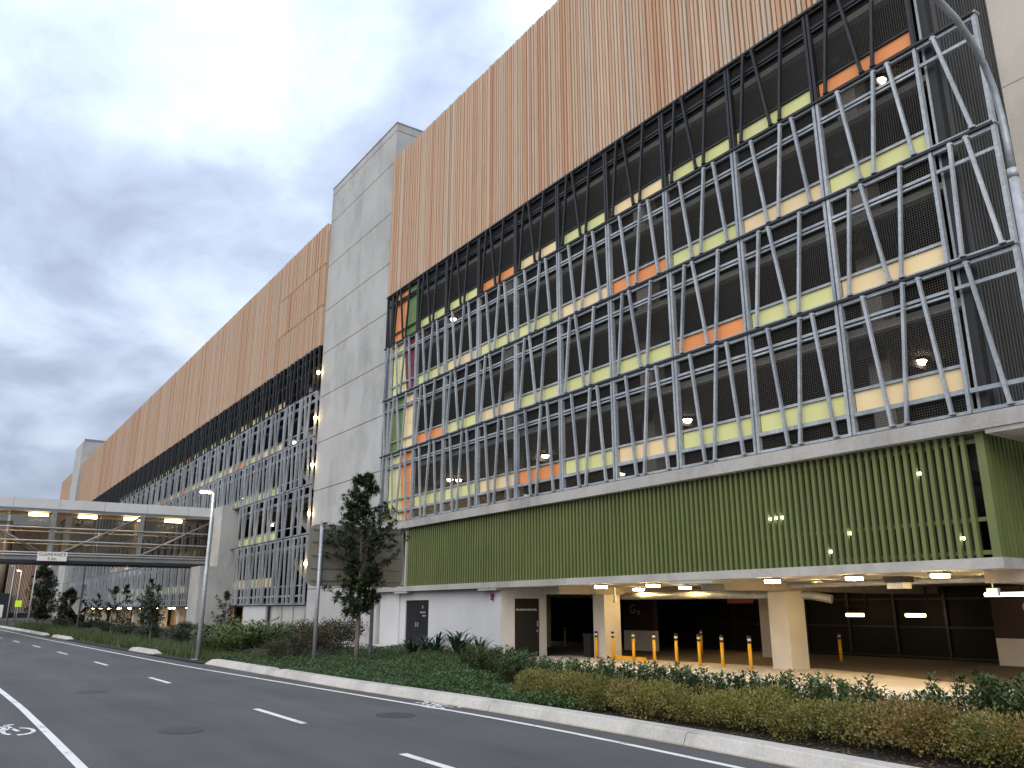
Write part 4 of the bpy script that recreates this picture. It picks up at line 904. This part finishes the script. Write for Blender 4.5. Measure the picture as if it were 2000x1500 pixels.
for i in range(26000):
    y = 29.0+60*r.random()**1.8; x = kerbx(y)+0.42+2.2*r.random()**1.3; a = r.uniform(0, 6.28); h = r.uniform(0.12, 0.34)*(1+0.02*(y-29)); l = r.uniform(0.02, 0.14); w = 0.008+0.0006*(y-29)
    q = Vector((x, y, 0.03)); s = Vector((-math.sin(a), math.cos(a), 0))*w; tp = q+Vector((math.cos(a)*l, math.sin(a)*l, h)); i0 = len(m.v)
    m.v += [tuple(q-s), tuple(q+s), tuple(tp)]; m.f.append((i0, i0+1, i0+2)); m.sm.append(False)
tag(put('verge_grass', m, 'lf_grass'), 'long grass along the verge toward the footbridge', 'grass', kind='stuff')
r = random.Random(9); m = MB()
for i in range(5000):
    y = 2+12.5*r.random(); x = kerbx(y)+0.36+1.7*r.random(); a = r.uniform(0, 6.28); l = r.uniform(0.02, 0.07); d = Vector((math.cos(a), math.sin(a), r.uniform(-0.1, 0.4))).normalized(); leaf(m, Vector((x, y, 0.115-0.02*(x-9))), d, rv(r), l, l*0.35)
tag(put('mulch_chips', m, 'stem'), 'dark bark mulch chips between kerb and hedge', 'mulch', kind='stuff')

# young tree in front of the sign
def tree(name, label, cat, group, x, y, h, prof, nb, leaves, ln, wd, mat, seed, trunk_r=0.07, z0=0.0):
    r = random.Random(seed); t = thing(name, label, cat, (x, y, z0), group); tk = MB(); cr = MB()
    pts = [(x+0.05*math.sin(k*1.3+seed)*k/8, y+0.04*math.cos(k*1.7)*k/8, z0+h*0.97*k/8) for k in range(9)]
    tk.tube(pts, [trunk_r*(1-0.88*k/8) for k in range(9)], 9)
    for k in range(nb):
        f = r.random()
        zf = prof[0][0]+(prof[-1][0]-prof[0][0])*f
        for (za, ra), (zb, rb2) in zip(prof, prof[1:]):
            if za <= zf <= zb: rad = ra+(rb2-ra)*(zf-za)/(zb-za)
        if rad < 0.04: continue
        a = k*2.399+r.uniform(-0.4, 0.4); R_ = rad*r.uniform(0.4, 1.1); i = min(7, int(zf/0.97*8)); tp = Vector(pts[i]).lerp(Vector(pts[i+1]), zf/0.97*8-i if i < 8 else 0)
        tp.z = z0+zf*h; e_ = tp+Vector((math.cos(a)*R_, math.sin(a)*R_, R_*r.uniform(-0.05, 0.5))); b0 = tp-Vector((0, 0, R_*0.25))
        tk.tube([tuple(b0), tuple(b0.lerp(e_, 0.5)+Vector((0, 0, -0.03))), tuple(e_)], [trunk_r*0.22, trunk_r*0.14, trunk_r*0.06], 5, False)
        for c in range(4):
            q = b0.lerp(e_, 0.35+0.65*(c+r.random())/4)+rv(r)*0.08*R_+rv(r)*0.03
            for l in range(leaves):
                v = rv(r); v.z = v.z*0.8+0.2; v.normalize(); leaf(cr, q+v*r.uniform(0, 0.05), v, Vector((0, 0, 1)), ln*r.uniform(0.65, 1.25), wd*r.uniform(0.7, 1.2))
    put('trunk', tk, 'bark', t); put('crown', cr, mat, t); return t
tree('young_tree', 'slender young evergreen tree with dense dark crown before the tower', 'tree', None, 11.5, 25.6, 6.15,
     [(0.25, 0.35), (0.30, 1.05), (0.36, 0.9), (0.42, 0.7), (0.48, 1.4), (0.56, 1.6), (0.66, 1.5), (0.76, 1.15), (0.84, 0.75), (0.9, 0.6), (0.96, 0.42), (1.0, 0.12)], 165, 38, 0.15, 0.048, 'lf_tree', 4, 0.085)
# saplings and bushes under the long car park
sp = [(9.6, 47.5, 3.1), (10.4, 52.5, 3.4), (11.2, 57, 3.0), (10.0, 62, 3.3), (11.6, 67, 3.4), (12.0, 42.5, 2.6), (11.0, 76, 3.0)]
for i, (x, y, h) in enumerate(sp):
    tree('sapling', 'thin dark sapling in the verge before the long car park, %s of the row' % ORD[sorted(sp, key=lambda q: q[1]).index((x, y, h))], 'tree', 'saplings on the verge', x, y, h, [(0.22, 0.35), (0.4, 0.85), (0.6, 0.8), (0.8, 0.5), (1.0, 0.1)], 36, 12, 0.16, 0.06, 'lf_far', 30+i, 0.035)
FBm = [mm(mound(150+i, 1.5, 1.5, 1.7, 2200, 0.2, 0.09, 14), 'foliage', 'lf_far') for i in range(2)]
fb = [(10.5, 45, 0.5), (12.5, 47.5, 0.55), (10.2, 50, 0.5), (12.8, 54, 0.55), (10.8, 55, 0.45), (10.4, 59.5, 0.45), (12.6, 62, 0.5), (10.4, 65, 0.45), (12.4, 70, 0.45), (10.6, 78, 0.45), (12.6, 84, 0.5), (10.0, 88, 0.55), (12.5, 97, 0.7), (14.2, 41.0, 0.55), (12.9, 39, 0.5)]
fbs = sorted(fb, key=lambda q: q[1])
for i, (x, y, s) in enumerate(fbs):
    plant('verge_bush', 'dark bush on the verge under the long steel screen, %s going away' % ORD[i], 'bush', 'verge bushes', (x, y, 0.03), i*1.3, s, [('foliage', FBm[i % 2]), ('stem', stubs)])
for i, (x, y, h, lb) in enumerate(((9.4, 104, 6.6, 'dense dark tree beyond the footbridge at far left'), (10.6, 111, 6.0, 'dense dark tree behind the other far-left tree'), (11.4, 96, 3.6, 'short reddish dark tree right of the far-left trees'))):
    tree('dark_tree', lb, 'tree', 'dark trees beyond the bridge', x, y, h, [(0.12, 0.8), (0.3, 1.9), (0.6, 1.7), (0.85, 0.9), (1.0, 0.2)], 90, 12, 0.34, 0.14, 'lf_bush' if i == 2 else 'lf_far', 60+i, 0.1)
